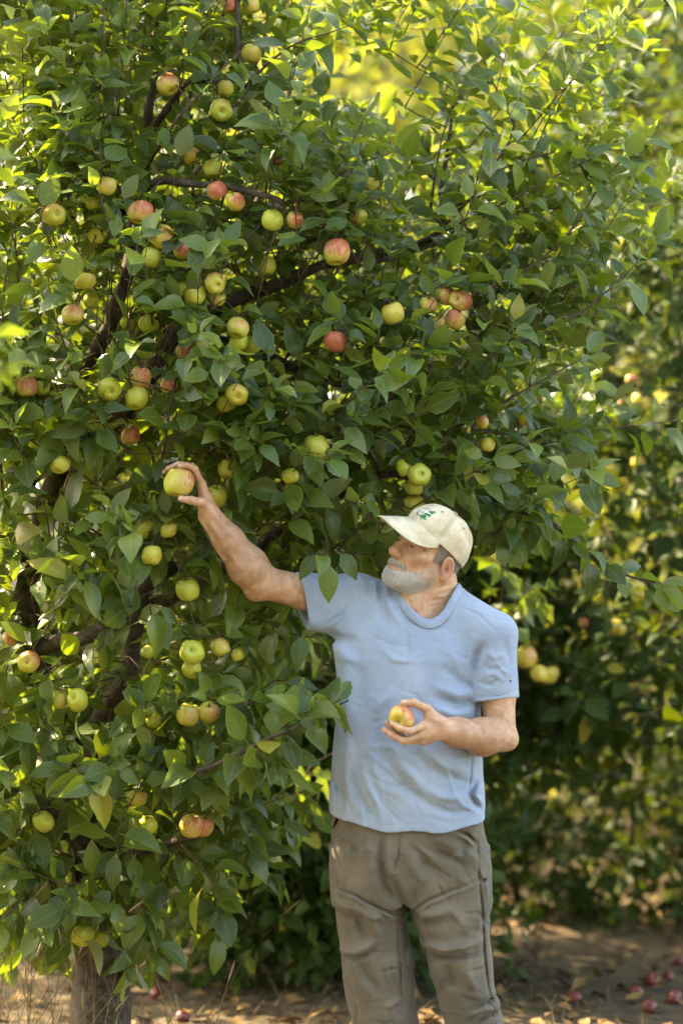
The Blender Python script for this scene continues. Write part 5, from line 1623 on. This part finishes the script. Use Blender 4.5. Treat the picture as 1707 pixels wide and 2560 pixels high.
    # the spray in front of his shirt, the leaves over his shoulder
    leaf_shoot(LV, S.limbs[9][0], R, .105, .020, (.1, -.7, .7), droop=.2, start=.4, end_rosette=6)
    leaf_shoot(LV, S.limbs[7][0], R, .11, .022, (.0, -.7, .75), droop=.3, start=.55, end_rosette=5)
    for q, n in (((640, 1680, -.22), 3), ((560, 1720, -.17), 4), ((700, 1640, -.25), 3)):
        a = Wd(*q); b = a+np.array((R.uniform(.05, .12), -.04, R.uniform(-.1, .08)))
        sp = smooth_path([a, (a+b)/2+np.array((0, 0, .01)), b], 4); S.twigs.append((sp, np.linspace(.0022, .0012, 4)))
        leaf_shoot(LV, sp, R, .10, .022, (.1, -.7, .7), droop=.25, start=.1, end_rosette=4)
    hang = [Wd(742, 1235, .28), Wd(748, 1262, .02), Wd(752, 1284, -.11)]
    hp = smooth_path(hang, 5); S.twigs.append((hp, np.linspace(.003, .0014, 5)))
    S.twigs.append((smooth_path([Wd(780, 1135, .42), Wd(755, 1200, .36), Wd(742, 1235, .28)], 5), np.linspace(.004, .003, 5)))

    B, D, N, L = LV.arrays()
    tip = B+norm(D)*L[:, None]*1.25
    mid = B+norm(D)*L[:, None]*.75
    bad = np.zeros(len(B), bool)
    free = np.zeros(len(B), bool)
    infront = (np.abs(B[:, 1]+.22) < .12) & (B[:, 2] < 1.55) & (B[:, 2] > 1.0)      # spray before the shirt
    px, py = proj(B); free = infront & (px < 895) & (py > 1640) & (py < 1900)
    for q in (B+norm(D)*L[:, None]*.3, mid, tip):
        bad |= COVER.blocked(q, .035) & ~free
    for q in (mid, tip):
        x, y = proj(q)
        bad |= free & (q[:, 1] > -.175) & COVER.blocked(q, .05)
        bad |= free & (x > 900)
    for ax, ay, rp, y, hid, p, rad in apple_xyz:
        for q in (mid, tip, B+norm(D)*L[:, None]*.5, B+norm(D)*L[:, None]):
            x, yy = proj(q)
            r = np.hypot(x-ax, yy-ay)
            bad |= (r < rp*(.9 if hid else 1.3)) & (q[:, 1] < p[1]+.02)
            bad |= np.linalg.norm(q-p, axis=1) < rad*1.0
    # wood that the photograph shows bare
    for line, wd in ((((190, 845), (252, 730), (292, 610)), 26), (((330, 870), (400, 765)), 26), (((355, 415), (450, 421), (540, 430), (610, 446), (652, 468)), 15), (((540, 700), (640, 655), (740, 612), (880, 582)), 16),
                     (((230, 1640), (300, 1540), (318, 1420), (335, 1360)), 24), (((100, 1500), (150, 1472), (215, 1456)), 22), (((640, 800), (690, 850)), 16), (((545, 190), (541, 60)), 12), (((90, 1200), (140, 1080)), 26),
                     (((60, 1420), (75, 1300)), 24), (((200, 2352), (200, 2240)), 50), (((590, 1262), (640, 1220)), 18), (((1005, 940), (1040, 980)), 14), (((480, 1750), (600, 1690), (690, 1655)), 7)):
        for q in (mid, tip, B+norm(D)*L[:, None]*.4):
            x, yy = proj(q); x, yy = x/K, yy/K
            for a, b in zip(line[:-1], line[1:]):
                a = np.array(a, float); b = np.array(b, float); ba = b-a
                h = np.clip(((x-a[0])*ba[0]+(yy-a[1])*ba[1])/(ba@ba), 0, 1)
                bad |= (np.hypot(x-a[0]-h*ba[0], yy-a[1]-h*ba[1]) < wd) & (q[:, 1] < .62) & (R.uniform(0, 1, len(B)) < .8) & ~free
    # the hand and its apple stay in view
    for q in (mid, tip):
        x, yy = proj(q); bad |= (np.hypot(x-GRIP_PX[0], yy-GRIP_PX[1]) < 62) & (q[:, 1] < -.05)
    gone = bad
    B, D, N, L = B[~bad], D[~bad], N[~bad], L[~bad]
    # leaves laid over his shoulder
    hb = [Wd(735, 1262, -.085), Wd(752, 1275, -.10), Wd(770, 1262, -.09), Wd(745, 1270, -.10)]
    hd = [(-.55, -.25, -.75), (.05, -.35, -1.0), (.6, -.2, -.6), (-.1, -.8, -.4)]
    B = np.vstack([B, hb]); D = np.vstack([D, hd]); N = np.vstack([N, np.tile((.1, -.9, .5), (4, 1))]); L = np.concatenate([L, [.085, .11, .085, .075]])
    n = len(B)
    wid = R.uniform(.245, .33, n); curl = R.normal(.24, .26, n); fold = R.uniform(.0, .75, n); tw = R.normal(0, .65, n); rnd = np.clip(R.uniform(0, .82, n)+.3*(L < np.quantile(L, .22)), 0, .999)
    # which leaves show largest: a coarse depth buffer of sample points
    bary = np.array([(t, u) for t in (.12, .28, .44, .6, .76, .92) for u in (-.6, -.2, .2, .6)])
    Dn = norm(D); Nn = norm(N-Dn*(N*Dn).sum(1)[:, None]); Sx = np.cross(Dn, Nn)
    P = (B+Dn*(L*.28)[:, None])[:, None]+L[:, None, None]*(bary[None, :, :1]*Dn[:, None]+(bary[:, 1]*blade_w(bary[:, 0]))[None, :, None]*wid[:, None, None]*Sx[:, None])
    x, y = proj(P); ok = (x > 0) & (x < 1707) & (y > 0) & (y < 2560)
    ci = np.clip((y/8).astype(int), 0, 319); cj = np.clip((x/8).astype(int), 0, 213); cell = ci*214+cj
    zb = np.full(320*214, 99.0); np.minimum.at(zb, cell[ok], P[..., 1][ok])
    vis = ok & (P[..., 1] < zb[cell]+.02)
    d = CAMD+B[:, 1]
    area = vis.sum(1)*L*L*wid/d**2
    top = np.argsort(-area)[:298]
    hero = np.zeros(n, bool); hero[top] = True; hero[-4:] = True
    # hero leaves: objects sharing a dozen blades
    shapes = []
    for k in range(12):
        V, Q, at = blades(np.zeros((1, 3)), np.array([[0, 1., 0]]), np.array([[0, 0, 1.]]), np.ones(1), R.uniform(.27, .345, 1), np.array([(-.12, .1, .25, .4, .6, .3)[k % 6]]), R.uniform(.0, .6, 1), R.normal(0, .65, 1), np.array([k/12]), LT_HERO)
        shapes.append(new_mesh('leaf', V, Q, LEAF_NEAR, True, at))
    rl = Vector(base)
    for i in np.nonzero(hero)[0]:
        o = obj('leaf', shapes[R.integers(12)], root)
        M = Matrix(np.stack([Sx[i], Dn[i], Nn[i]], 1)*np.array([1, 1, 1])).to_4x4()
        M = Matrix.Translation(Vector(B[i])-rl) @ M @ Matrix.Diagonal((L[i], L[i], L[i], 1))
        o.matrix_local = M
    m = ~hero
    front = B[:, 1] < crown_front(*proj(B))+.75
    bag = Bag()
    for sel, tm in ((m & front, LT_MID), (m & ~front, LT_LOW)):
        V, Q, at = blades(B[sel], D[sel], N[sel], L[sel], wid[sel], curl[sel], fold[sel], tw[sel], rnd[sel], tm)
        bag.add(V, Q, **at)
    inv = Matrix.Translation(-rl)
    def part(name, me, **k):
        o = obj(name, me, root); o.matrix_parent_inverse = inv; tag(o, **k); return o
    part('foliage', bag.mesh('foliage', LEAF_NEAR), kind='stuff')
    part('trunk', wood_mesh('trunk', [S.limbs[0]], BARK, 16))
    for pr in S.limbs[1:]: part('branch', wood_mesh('branch', [pr], BARK if pr[1][0] > .008 else TWIG, 9))
    # keep twigs off the man
    tws = [t for t in S.twigs if not COVER.blocked(np.asarray(t[0]), .02).any() or t is S.twigs[-1] or t is S.twigs[-2] or t[0][:, 1].max() < -.14]
    def bare_elbow(p):                                                 # thin elbows standing alone against the bright gap
        x, y = proj(np.asarray(p)); x, y = x/K, y/K
        return bool((((x > 745) & (x < 872) & (y > -60) & (y < 172))).any())
    tws = [t for t in tws if not (t[1].max() < .006 and bare_elbow(t[0]))]
    part('twigs', wood_mesh('twigs', tws, TWIG, 5), kind='stuff')
    print('near tree leaves', n, 'hero', int(hero.sum()), 'targets', len(pts))
GRIP_PX = (448, 1206)
near_tree()

# ---- trees behind
def far_tree(label, x, y, h, cr, leaf, n_t, mat, seed, trunk_r=.07, crown_z=None, group=None, per=10, heroes=0, wid_=.3, zmin=.25):
    R = np.random.default_rng(seed)
    z0 = gz(x, y)
    root = empty('apple_tree' if leaf < .1 else 'tree', (x, y, z0))
    tag(root, label, 'apple tree' if leaf < .1 else 'tree', group)
    S = Skeleton(R)
    cz = crown_z if crown_z is not None else h*.6
    cr = np.array(cr)
    fork = np.array((x+R.normal(0, .1), y, max(.5, (cz-cr[2])*1.0+.45)))
    S.limb([(x, y, z0-.05), (x+R.normal(0, .04), y, fork[2]*.5), fork], trunk_r, trunk_r*.75)
    nl = 6
    for k in range(nl):
        a = k*2*math.pi/nl+R.uniform(0, 1)
        e = np.array((x, y, cz))+cr*np.array((math.cos(a)*.8, math.sin(a)*.8, R.uniform(-.2, .8)))
        m = (fork+e)/2+np.array((0, 0, .15*cr[2]))+R.normal(0, .08, 3)
        S.limb([fork+np.array((0, 0, -.08*k/nl)), m, e], trunk_r*.5, .008)
    LV = Leaves(); c = np.array((x, y, cz))
    for _ in range(n_t):
        a = norm(R.normal(0, 1, 3)); a[1] = a[1] if R.uniform() < .35 else -abs(a[1])
        rr = R.uniform(.25, 1)**.5
        bump = 1+.16*math.sin(3*a[0]+seed)+.14*math.sin(4*a[2]+2*a[0]+seed*2)
        p = c+cr*a*rr*bump
        if p[2] < z0+zmin: continue
        tw = S.twig(p, .003)
        d = norm(a+np.array((0, 0, .35))+R.normal(0, .5, 3)); ln = leaf*R.uniform(1.5, 3.6)
        sp = smooth_path([p, p+d*ln*.5+R.normal(0, .02, 3), p+d*ln], 4)
        leaf_shoot(LV, sp, R, leaf, ln/per*1.15, droop=.25, start=0, end_rosette=3)
    B, D, N, L = LV.arrays(); n = len(B)
    keep = ~(COVER.blocked(B, .12) | COVER.blocked(B+norm(D)*L[:, None]*1.2, .12))
    B, D, N, L = B[keep], D[keep], N[keep], L[keep]; n = len(B)
    wid = R.uniform(wid_*.85, wid_*1.15, n); curl = R.normal(.2, .15, n); fold = R.uniform(.05, .5, n); tw = R.normal(0, .4, n); rnd = R.uniform(0, 1, n)
    inv = Matrix.Translation((-x, -y, -z0))
    def part(name, me, **k):
        o = obj(name, me, root); o.matrix_parent_inverse = inv; tag(o, **k); return o
    hero = np.zeros(n, bool)
    if heroes:
        px, py = proj(B); inview = (px > 0) & (px < 1707) & (py > 0) & (py < 2560)
        sc = np.where(inview, -B[:, 1]+L*4, -99); hero[np.argsort(-sc)[:heroes]] = True
        V, Q, at = blades(np.zeros((1, 3)), np.array([[0, 1., 0]]), np.array([[0, 0, 1.]]), np.ones(1), np.array([.3]), np.array([.22]), np.array([.3]), np.array([.2]), np.array([.3]), LT_MID)
        me = new_mesh('leaf', V, Q, mat, True, at)
        Dn = norm(D); Nn = norm(N-Dn*(N*Dn).sum(1)[:, None]); Sx = np.cross(Dn, Nn)
        for i in np.nonzero(hero)[0]:
            o = obj('leaf', me, root)
            o.matrix_local = Matrix.Translation(Vector(B[i])-Vector((x, y, z0))) @ Matrix(np.stack([Sx[i], Dn[i], Nn[i]], 1)).to_4x4() @ Matrix.Diagonal((L[i],)*3+(1,))
    m = ~hero
    V, Q, at = blades(B[m], D[m], N[m], L[m], wid[m], curl[m], fold[m], tw[m], rnd[m], LT_LOW)
    part('crown', new_mesh('crown', V, Q, mat, True, at), kind='stuff')
    part('trunk', wood_mesh('trunk', [S.limbs[0]], BARK, 12))
    for pr in S.limbs[1:]: part('branch', wood_mesh('branch', [pr], BARK, 7))
    part('twigs', wood_mesh('twigs', S.twigs, TWIG, 4), kind='stuff')
    return S

OUT, OUTG = 'tree added outside the frame beside or behind the camera to shade the scene', 'shade trees added outside the frame'  # unseen trees, added only for the shade they give
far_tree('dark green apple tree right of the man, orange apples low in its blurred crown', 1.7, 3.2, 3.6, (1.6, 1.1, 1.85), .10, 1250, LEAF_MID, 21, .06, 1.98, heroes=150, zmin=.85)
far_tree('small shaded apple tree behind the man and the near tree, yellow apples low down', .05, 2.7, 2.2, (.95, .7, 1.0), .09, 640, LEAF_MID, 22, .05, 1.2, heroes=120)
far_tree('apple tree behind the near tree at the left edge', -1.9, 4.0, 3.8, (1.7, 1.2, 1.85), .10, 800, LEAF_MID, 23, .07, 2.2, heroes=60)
far_tree('apple tree added for shade beside the camera, just outside the left edge, twig ends showing', -2.62, -1.3, 3.8, (1.45, 1.3, 1.9), .10, 520, LEAF_NEAR, 24, .07, 2.1)  # added to hold back sky light on the man's left-hand side of the view
far_tree(OUT, -3.4, -5.0, 4.2, (1.7, 1.6, 2.0), .14, 420, LEAF_NEAR, 26, .07, 2.4, OUTG)  # unseen, added to screen the sky at the front left
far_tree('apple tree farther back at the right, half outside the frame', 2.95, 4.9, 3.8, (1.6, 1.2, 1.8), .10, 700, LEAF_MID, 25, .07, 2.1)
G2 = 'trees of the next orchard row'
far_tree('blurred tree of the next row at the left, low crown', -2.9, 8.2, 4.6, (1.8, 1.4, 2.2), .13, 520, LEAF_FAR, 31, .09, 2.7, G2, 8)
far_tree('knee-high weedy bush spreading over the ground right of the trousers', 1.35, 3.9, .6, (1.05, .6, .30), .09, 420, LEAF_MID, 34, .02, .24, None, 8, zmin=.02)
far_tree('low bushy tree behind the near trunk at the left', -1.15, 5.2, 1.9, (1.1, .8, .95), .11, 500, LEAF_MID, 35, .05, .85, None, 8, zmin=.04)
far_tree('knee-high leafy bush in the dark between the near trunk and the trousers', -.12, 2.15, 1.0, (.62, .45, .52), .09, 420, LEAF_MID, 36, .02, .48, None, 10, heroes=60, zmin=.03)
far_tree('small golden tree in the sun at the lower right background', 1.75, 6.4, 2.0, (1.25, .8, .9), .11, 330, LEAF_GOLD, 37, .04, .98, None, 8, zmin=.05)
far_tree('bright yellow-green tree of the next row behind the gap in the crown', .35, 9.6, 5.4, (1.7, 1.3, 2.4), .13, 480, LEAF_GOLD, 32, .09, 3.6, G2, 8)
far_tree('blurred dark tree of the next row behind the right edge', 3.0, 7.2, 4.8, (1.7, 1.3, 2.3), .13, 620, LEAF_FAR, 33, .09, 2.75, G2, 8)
for k, (x, y) in enumerate(((-6.8, -10.2), (-2.6, -10.8), (1.6, -10.4), (5.8, -9.8))):
    far_tree(OUT, x, y, 9.2, (2.6, 1.7, 4.1), .26, 430, LEAF_FAR, 61+k, .16, 5.0, OUTG, 7)  # unseen row added to block low sky, so light falls from above
G3 = 'tall trees at the back'
for k, (x, y, h, lab) in enumerate(((-4.3, 15, 8, 'tall tree at the back, at the left edge'), (-2.0, 16.5, 8.5, 'tall tree at the back, behind the near apple tree'), (1.6, 15.5, 7.6, 'tall sunlit tree at the back, above the man'),
                                   (4.8, 14, 8.2, 'tall tree at the back, right edge'))):
    far_tree(lab, x, y, h, (2.2, 1.7, h*.42), .2, 420, LEAF_FAR, 41+k, .16, h*.56, G3, 7)

def far_wood():
    R = np.random.default_rng(77); n = 24000
    x = R.uniform(-16, 16, n); dz = R.uniform(0, 1, n); y = 27+R.uniform(0, 5, n)+2*np.sin(x*.7)
    top = 13+1.6*np.sin(x*.9)+1.2*np.sin(x*2.1+1)
    B = np.stack([x, y+1.5*np.sin(dz*9+x), .3+dz*top], 1)
    D = R.normal(0, 1, (n, 3)); N = norm(np.array((0, -.4, .8))+R.normal(0, .4, (n, 3)))
    V, Q, at = blades(B, D, N, R.uniform(.5, .85, n), R.uniform(.34, .44, n), R.normal(.2, .15, n), R.uniform(.05, .4, n), R.normal(0, .4, n), R.uniform(0, 1, n), LT_LOW, .05)
    tag(obj('far_wood', new_mesh('far_wood', V, Q, LEAF_FAR, True, at)), kind='stuff')
far_wood()

# blurred apples behind
def behind(dx, dy, r, y, bl, rp, lab, grp='apples on the trees behind'):
    p = Wd(dx, dy, y)
    rot = Matrix.Rotation(R0.uniform(-.5, .2), 3, 'Z') @ Matrix.Rotation(R0.uniform(-.4, .4), 3, 'X')
    A.put(p, r*K*(CAMD+y)/FPX, rot, bl, rp, lab, grp)
for q in ((1206, 1508, 25, 1.9, .55, .9, 'blurred orange apple right of the blue sleeve, upper of three'), (1236, 1546, 21, 1.9, .35, .95, 'blurred tan apple right of the blue sleeve, lower left of three'),
          (1262, 1550, 22, 2.0, .3, .9, 'blurred brownish apple right of the blue sleeve, lower right of three'), (1415, 1440, 22, 2.1, .4, .9, 'dull ochre blurred apple in the dark crown right of the man'),
          (1350, 1500, 14, 2.2, 1.0, .3, 'small blurred red apple right of the three by the sleeve'), (1338, 1430, 12, 2.2, 1.0, .3, 'tiny blurred dark red apple in the shaded crown'),
          (1470, 920, 21, 2.1, .55, .9, 'blurred orange apple high in the right tree, brightest of its group'), (1415, 932, 15, 2.1, .8, .6, 'small blurred reddish apple left of the bright orange one'),
          (1450, 872, 14, 2.1, 1.0, .4, 'blurred pinkish red apple topmost in the right tree'), (1256, 918, 18, 2.0, .55, .9, 'blurred amber apple at the end of the near crown'),
          (1320, 1046, 24, 2.0, .55, .9, 'large blurred amber apple under the horizontal twig at the right'), (1465, 1065, 18, 2.2, .5, .9, 'blurred brown-gold apple in shade at the right'),
          (1425, 1115, 20, 2.2, .5, .9, 'blurred gold apple low right above dark leaves'), (1140, 1282, 18, 1.95, .3, .9, 'blurred yellow apple right behind the cap'),
          (667, 1868, 22, 1.85, .5, .95, 'blurred orange apple left of the shirt hem'), (650, 2114, 24, 1.8, .45, .9, 'blurred golden apple low in the dark between tree and trousers, lowest of three'),
          (648, 2068, 16, 1.85, .2, .9, 'blurred yellow apple in the dark, top right of three'), (618, 2080, 14, 1.85, .2, .95, 'small blurred yellow apple in the dark, top left of three'),
          (735, 1945, 12, 2.0, .8, .6, 'tiny blurred rust apple left of the trousers'), (763, 1890, 14, 2.0, .5, .9, 'blurred orange apple half behind the left hip')):
    behind(*q)

# the two apples in his hands
rotg = Matrix.Rotation(math.radians(8), 3, 'Y') @ Matrix.Rotation(math.radians(-12), 3, 'X') @ Matrix.Rotation(math.radians(-25), 3, 'Z')
A.put(GRIP_APPLE, .0425, rotg, .62, .4, 'yellow-green apple with red streaks gripped in the raised hand')
zx = -norm(np.array((-.35, -.85, -.25))); bx = norm(np.array((.7, -.3, .6))); bx = norm(bx-zx*(bx@zx))
A.put(HELD_APPLE, .0385, Matrix(np.stack([bx, np.cross(zx, bx), zx], 1)), .70, 1.0, 'red and yellow mottled apple held in the hand in front of the shirt')

# windfalls
for px, py, r, lab in ((1626, 2469, .042, 'bright red windfall apple on the ground, the lit one at the right'), (1434, 2522, .038, 'dark red windfall apple on the ground nearest to the trousers'),
                       (1587, 2505, .036, 'dull red windfall apple just below the bright red one'), (1622, 2545, .04, 'dark red windfall apple at the bottom edge, lower right'),
                       (1683, 2520, .04, 'dark red windfall apple by the right edge'), (1669, 2446, .034, 'small shaded windfall apple above the bright red one'), (1693, 2390, .036, 'farthest windfall apple at the right edge'),
                       (392, 2475, .036, 'blurred red windfall apple right of the tree trunk'), (457, 2550, .036, 'dark red windfall apple at the bottom edge, left half')):
    r *= .68; d = CAMZ*FPX/(py-1280); x = (px-853.5)*d/FPX; y = d-CAMD
    rot = Matrix.Rotation(R0.uniform(0, 6), 3, 'Z') @ Matrix.Rotation(R0.uniform(.6, 1.5), 3, 'X')
    A.put((x, y, gz(x, y)+r*.6), r, rot, 1.6, .2, lab, 'fallen apples')

# dry stalks by the trunk, short grass and fallen leaves
def grasses():
    R = np.random.default_rng(9)
    t = NT('dry_grass'); r = t.attr('rnd').outputs['Fac']
    c = t.mix(r, (.22, .155, .075), (.10, .085, .035))
    dm = t.done(t.bsdf(c, .7, None, .3).outputs[0])
    def tufts(name, xs, ys, hs, w, lean, mat=dm, seed_heads=False):
        n = len(xs); b = Bag()
        P0 = np.stack([xs, ys, [gz(x, y)-.01 for x, y in zip(xs, ys)]], 1)
        dr = np.stack([R.normal(0, lean, n), R.normal(0, lean, n), np.ones(n)], 1)
        sd = norm(np.cross(dr, R.normal(0, 1, (n, 3))))
        bend = np.stack([R.normal(0, .25, n), R.normal(0, .25, n), -.1*np.ones(n)], 1)
        rows = []
        for k, (tt, ww) in enumerate(((0, 1), (.35, .9), (.7, .7), (1, .15))):
            cc = P0+dr*(hs*tt)[:, None]+bend*(hs*tt*tt)[:, None]
            rows += [cc-sd*(w*ww)[:, None], cc+sd*(w*ww)[:, None]]
        V = np.stack(rows, 1).reshape(-1, 3)
        q = np.array([[2*k, 2*k+1, 2*k+3, 2*k+2] for k in range(3)])
        b.add(V, (np.arange(n)[:, None, None]*8+q[None]).reshape(-1, 4), rnd=np.repeat(R.uniform(0, 1, n), 8))
        if seed_heads:
            tipp = P0+dr*hs[:, None]+bend*hs[:, None]
            dd = norm(dr+2*bend)
            for i in range(n):
                if R.uniform() < .6:
                    V, Q, T = tube(np.array([tipp[i]-dd[i]*.05, tipp[i]-dd[i]*.03, tipp[i], tipp[i]+dd[i]*.02]), [.001, .0035, .003, .0005], 5)
                    b.add(V, Q, T, rnd=np.full(len(V), .1))
        tag(obj(name, b.mesh(name, mat)), kind='stuff')
    n = 80
    xs = R.normal(-.82, .16, n); ys = R.uniform(-.15, .45, n)
    tufts('dry_stalks', xs, ys, R.uniform(.25, .75, n), np.full(n, .0016), .16, seed_heads=True)
    n = 26000
    ys = -4+R.uniform(0, 1, n)**1.5*22; xs = R.uniform(-1, 1, n)*(1.5+.22*(ys+7))
    k = (np.sin(xs*2.1+ys)+np.sin(ys*1.7-xs*1.3)+R.normal(0, .7, n)) > .2
    xs, ys = xs[k], ys[k]
    tufts('ground_grass', xs, ys, R.uniform(.02, .11, len(xs)), R.uniform(.0012, .0028, len(xs)), .5)
    n = 4600
    ys = R.uniform(-.5, 8, n); xs = R.uniform(-1, 1, n)*(1.6+.2*(ys+7))
    Bp = np.stack([xs, ys, [gz(x, y)+.012 for x, y in zip(xs, ys)]], 1)
    a = R.uniform(0, 6.28, n); D = np.stack([np.cos(a), np.sin(a), R.normal(0, .15, n)], 1)
    V, Q, at = blades(Bp, D, np.array((0, 0, 1.))+R.normal(0, .25, (n, 3)), R.uniform(.05, .09, n), R.uniform(.25, .33, n), R.normal(-.1, .2, n), R.uniform(.1, .6, n), R.normal(0, .6, n), R.uniform(0, 1, n), LT_LOW)
    t = NT('fallen_leaf'); r = t.attr('rnd').outputs['Fac']
    c = t.mix(t.step(r, .2, .9), (.06, .035, .02), (.22, .13, .045))
    tag(obj('fallen_leaves', new_mesh('fallen_leaves', V, Q, t.done(t.bsdf(c, .7, None, .3).outputs[0]), True, at)), kind='stuff')
grasses()
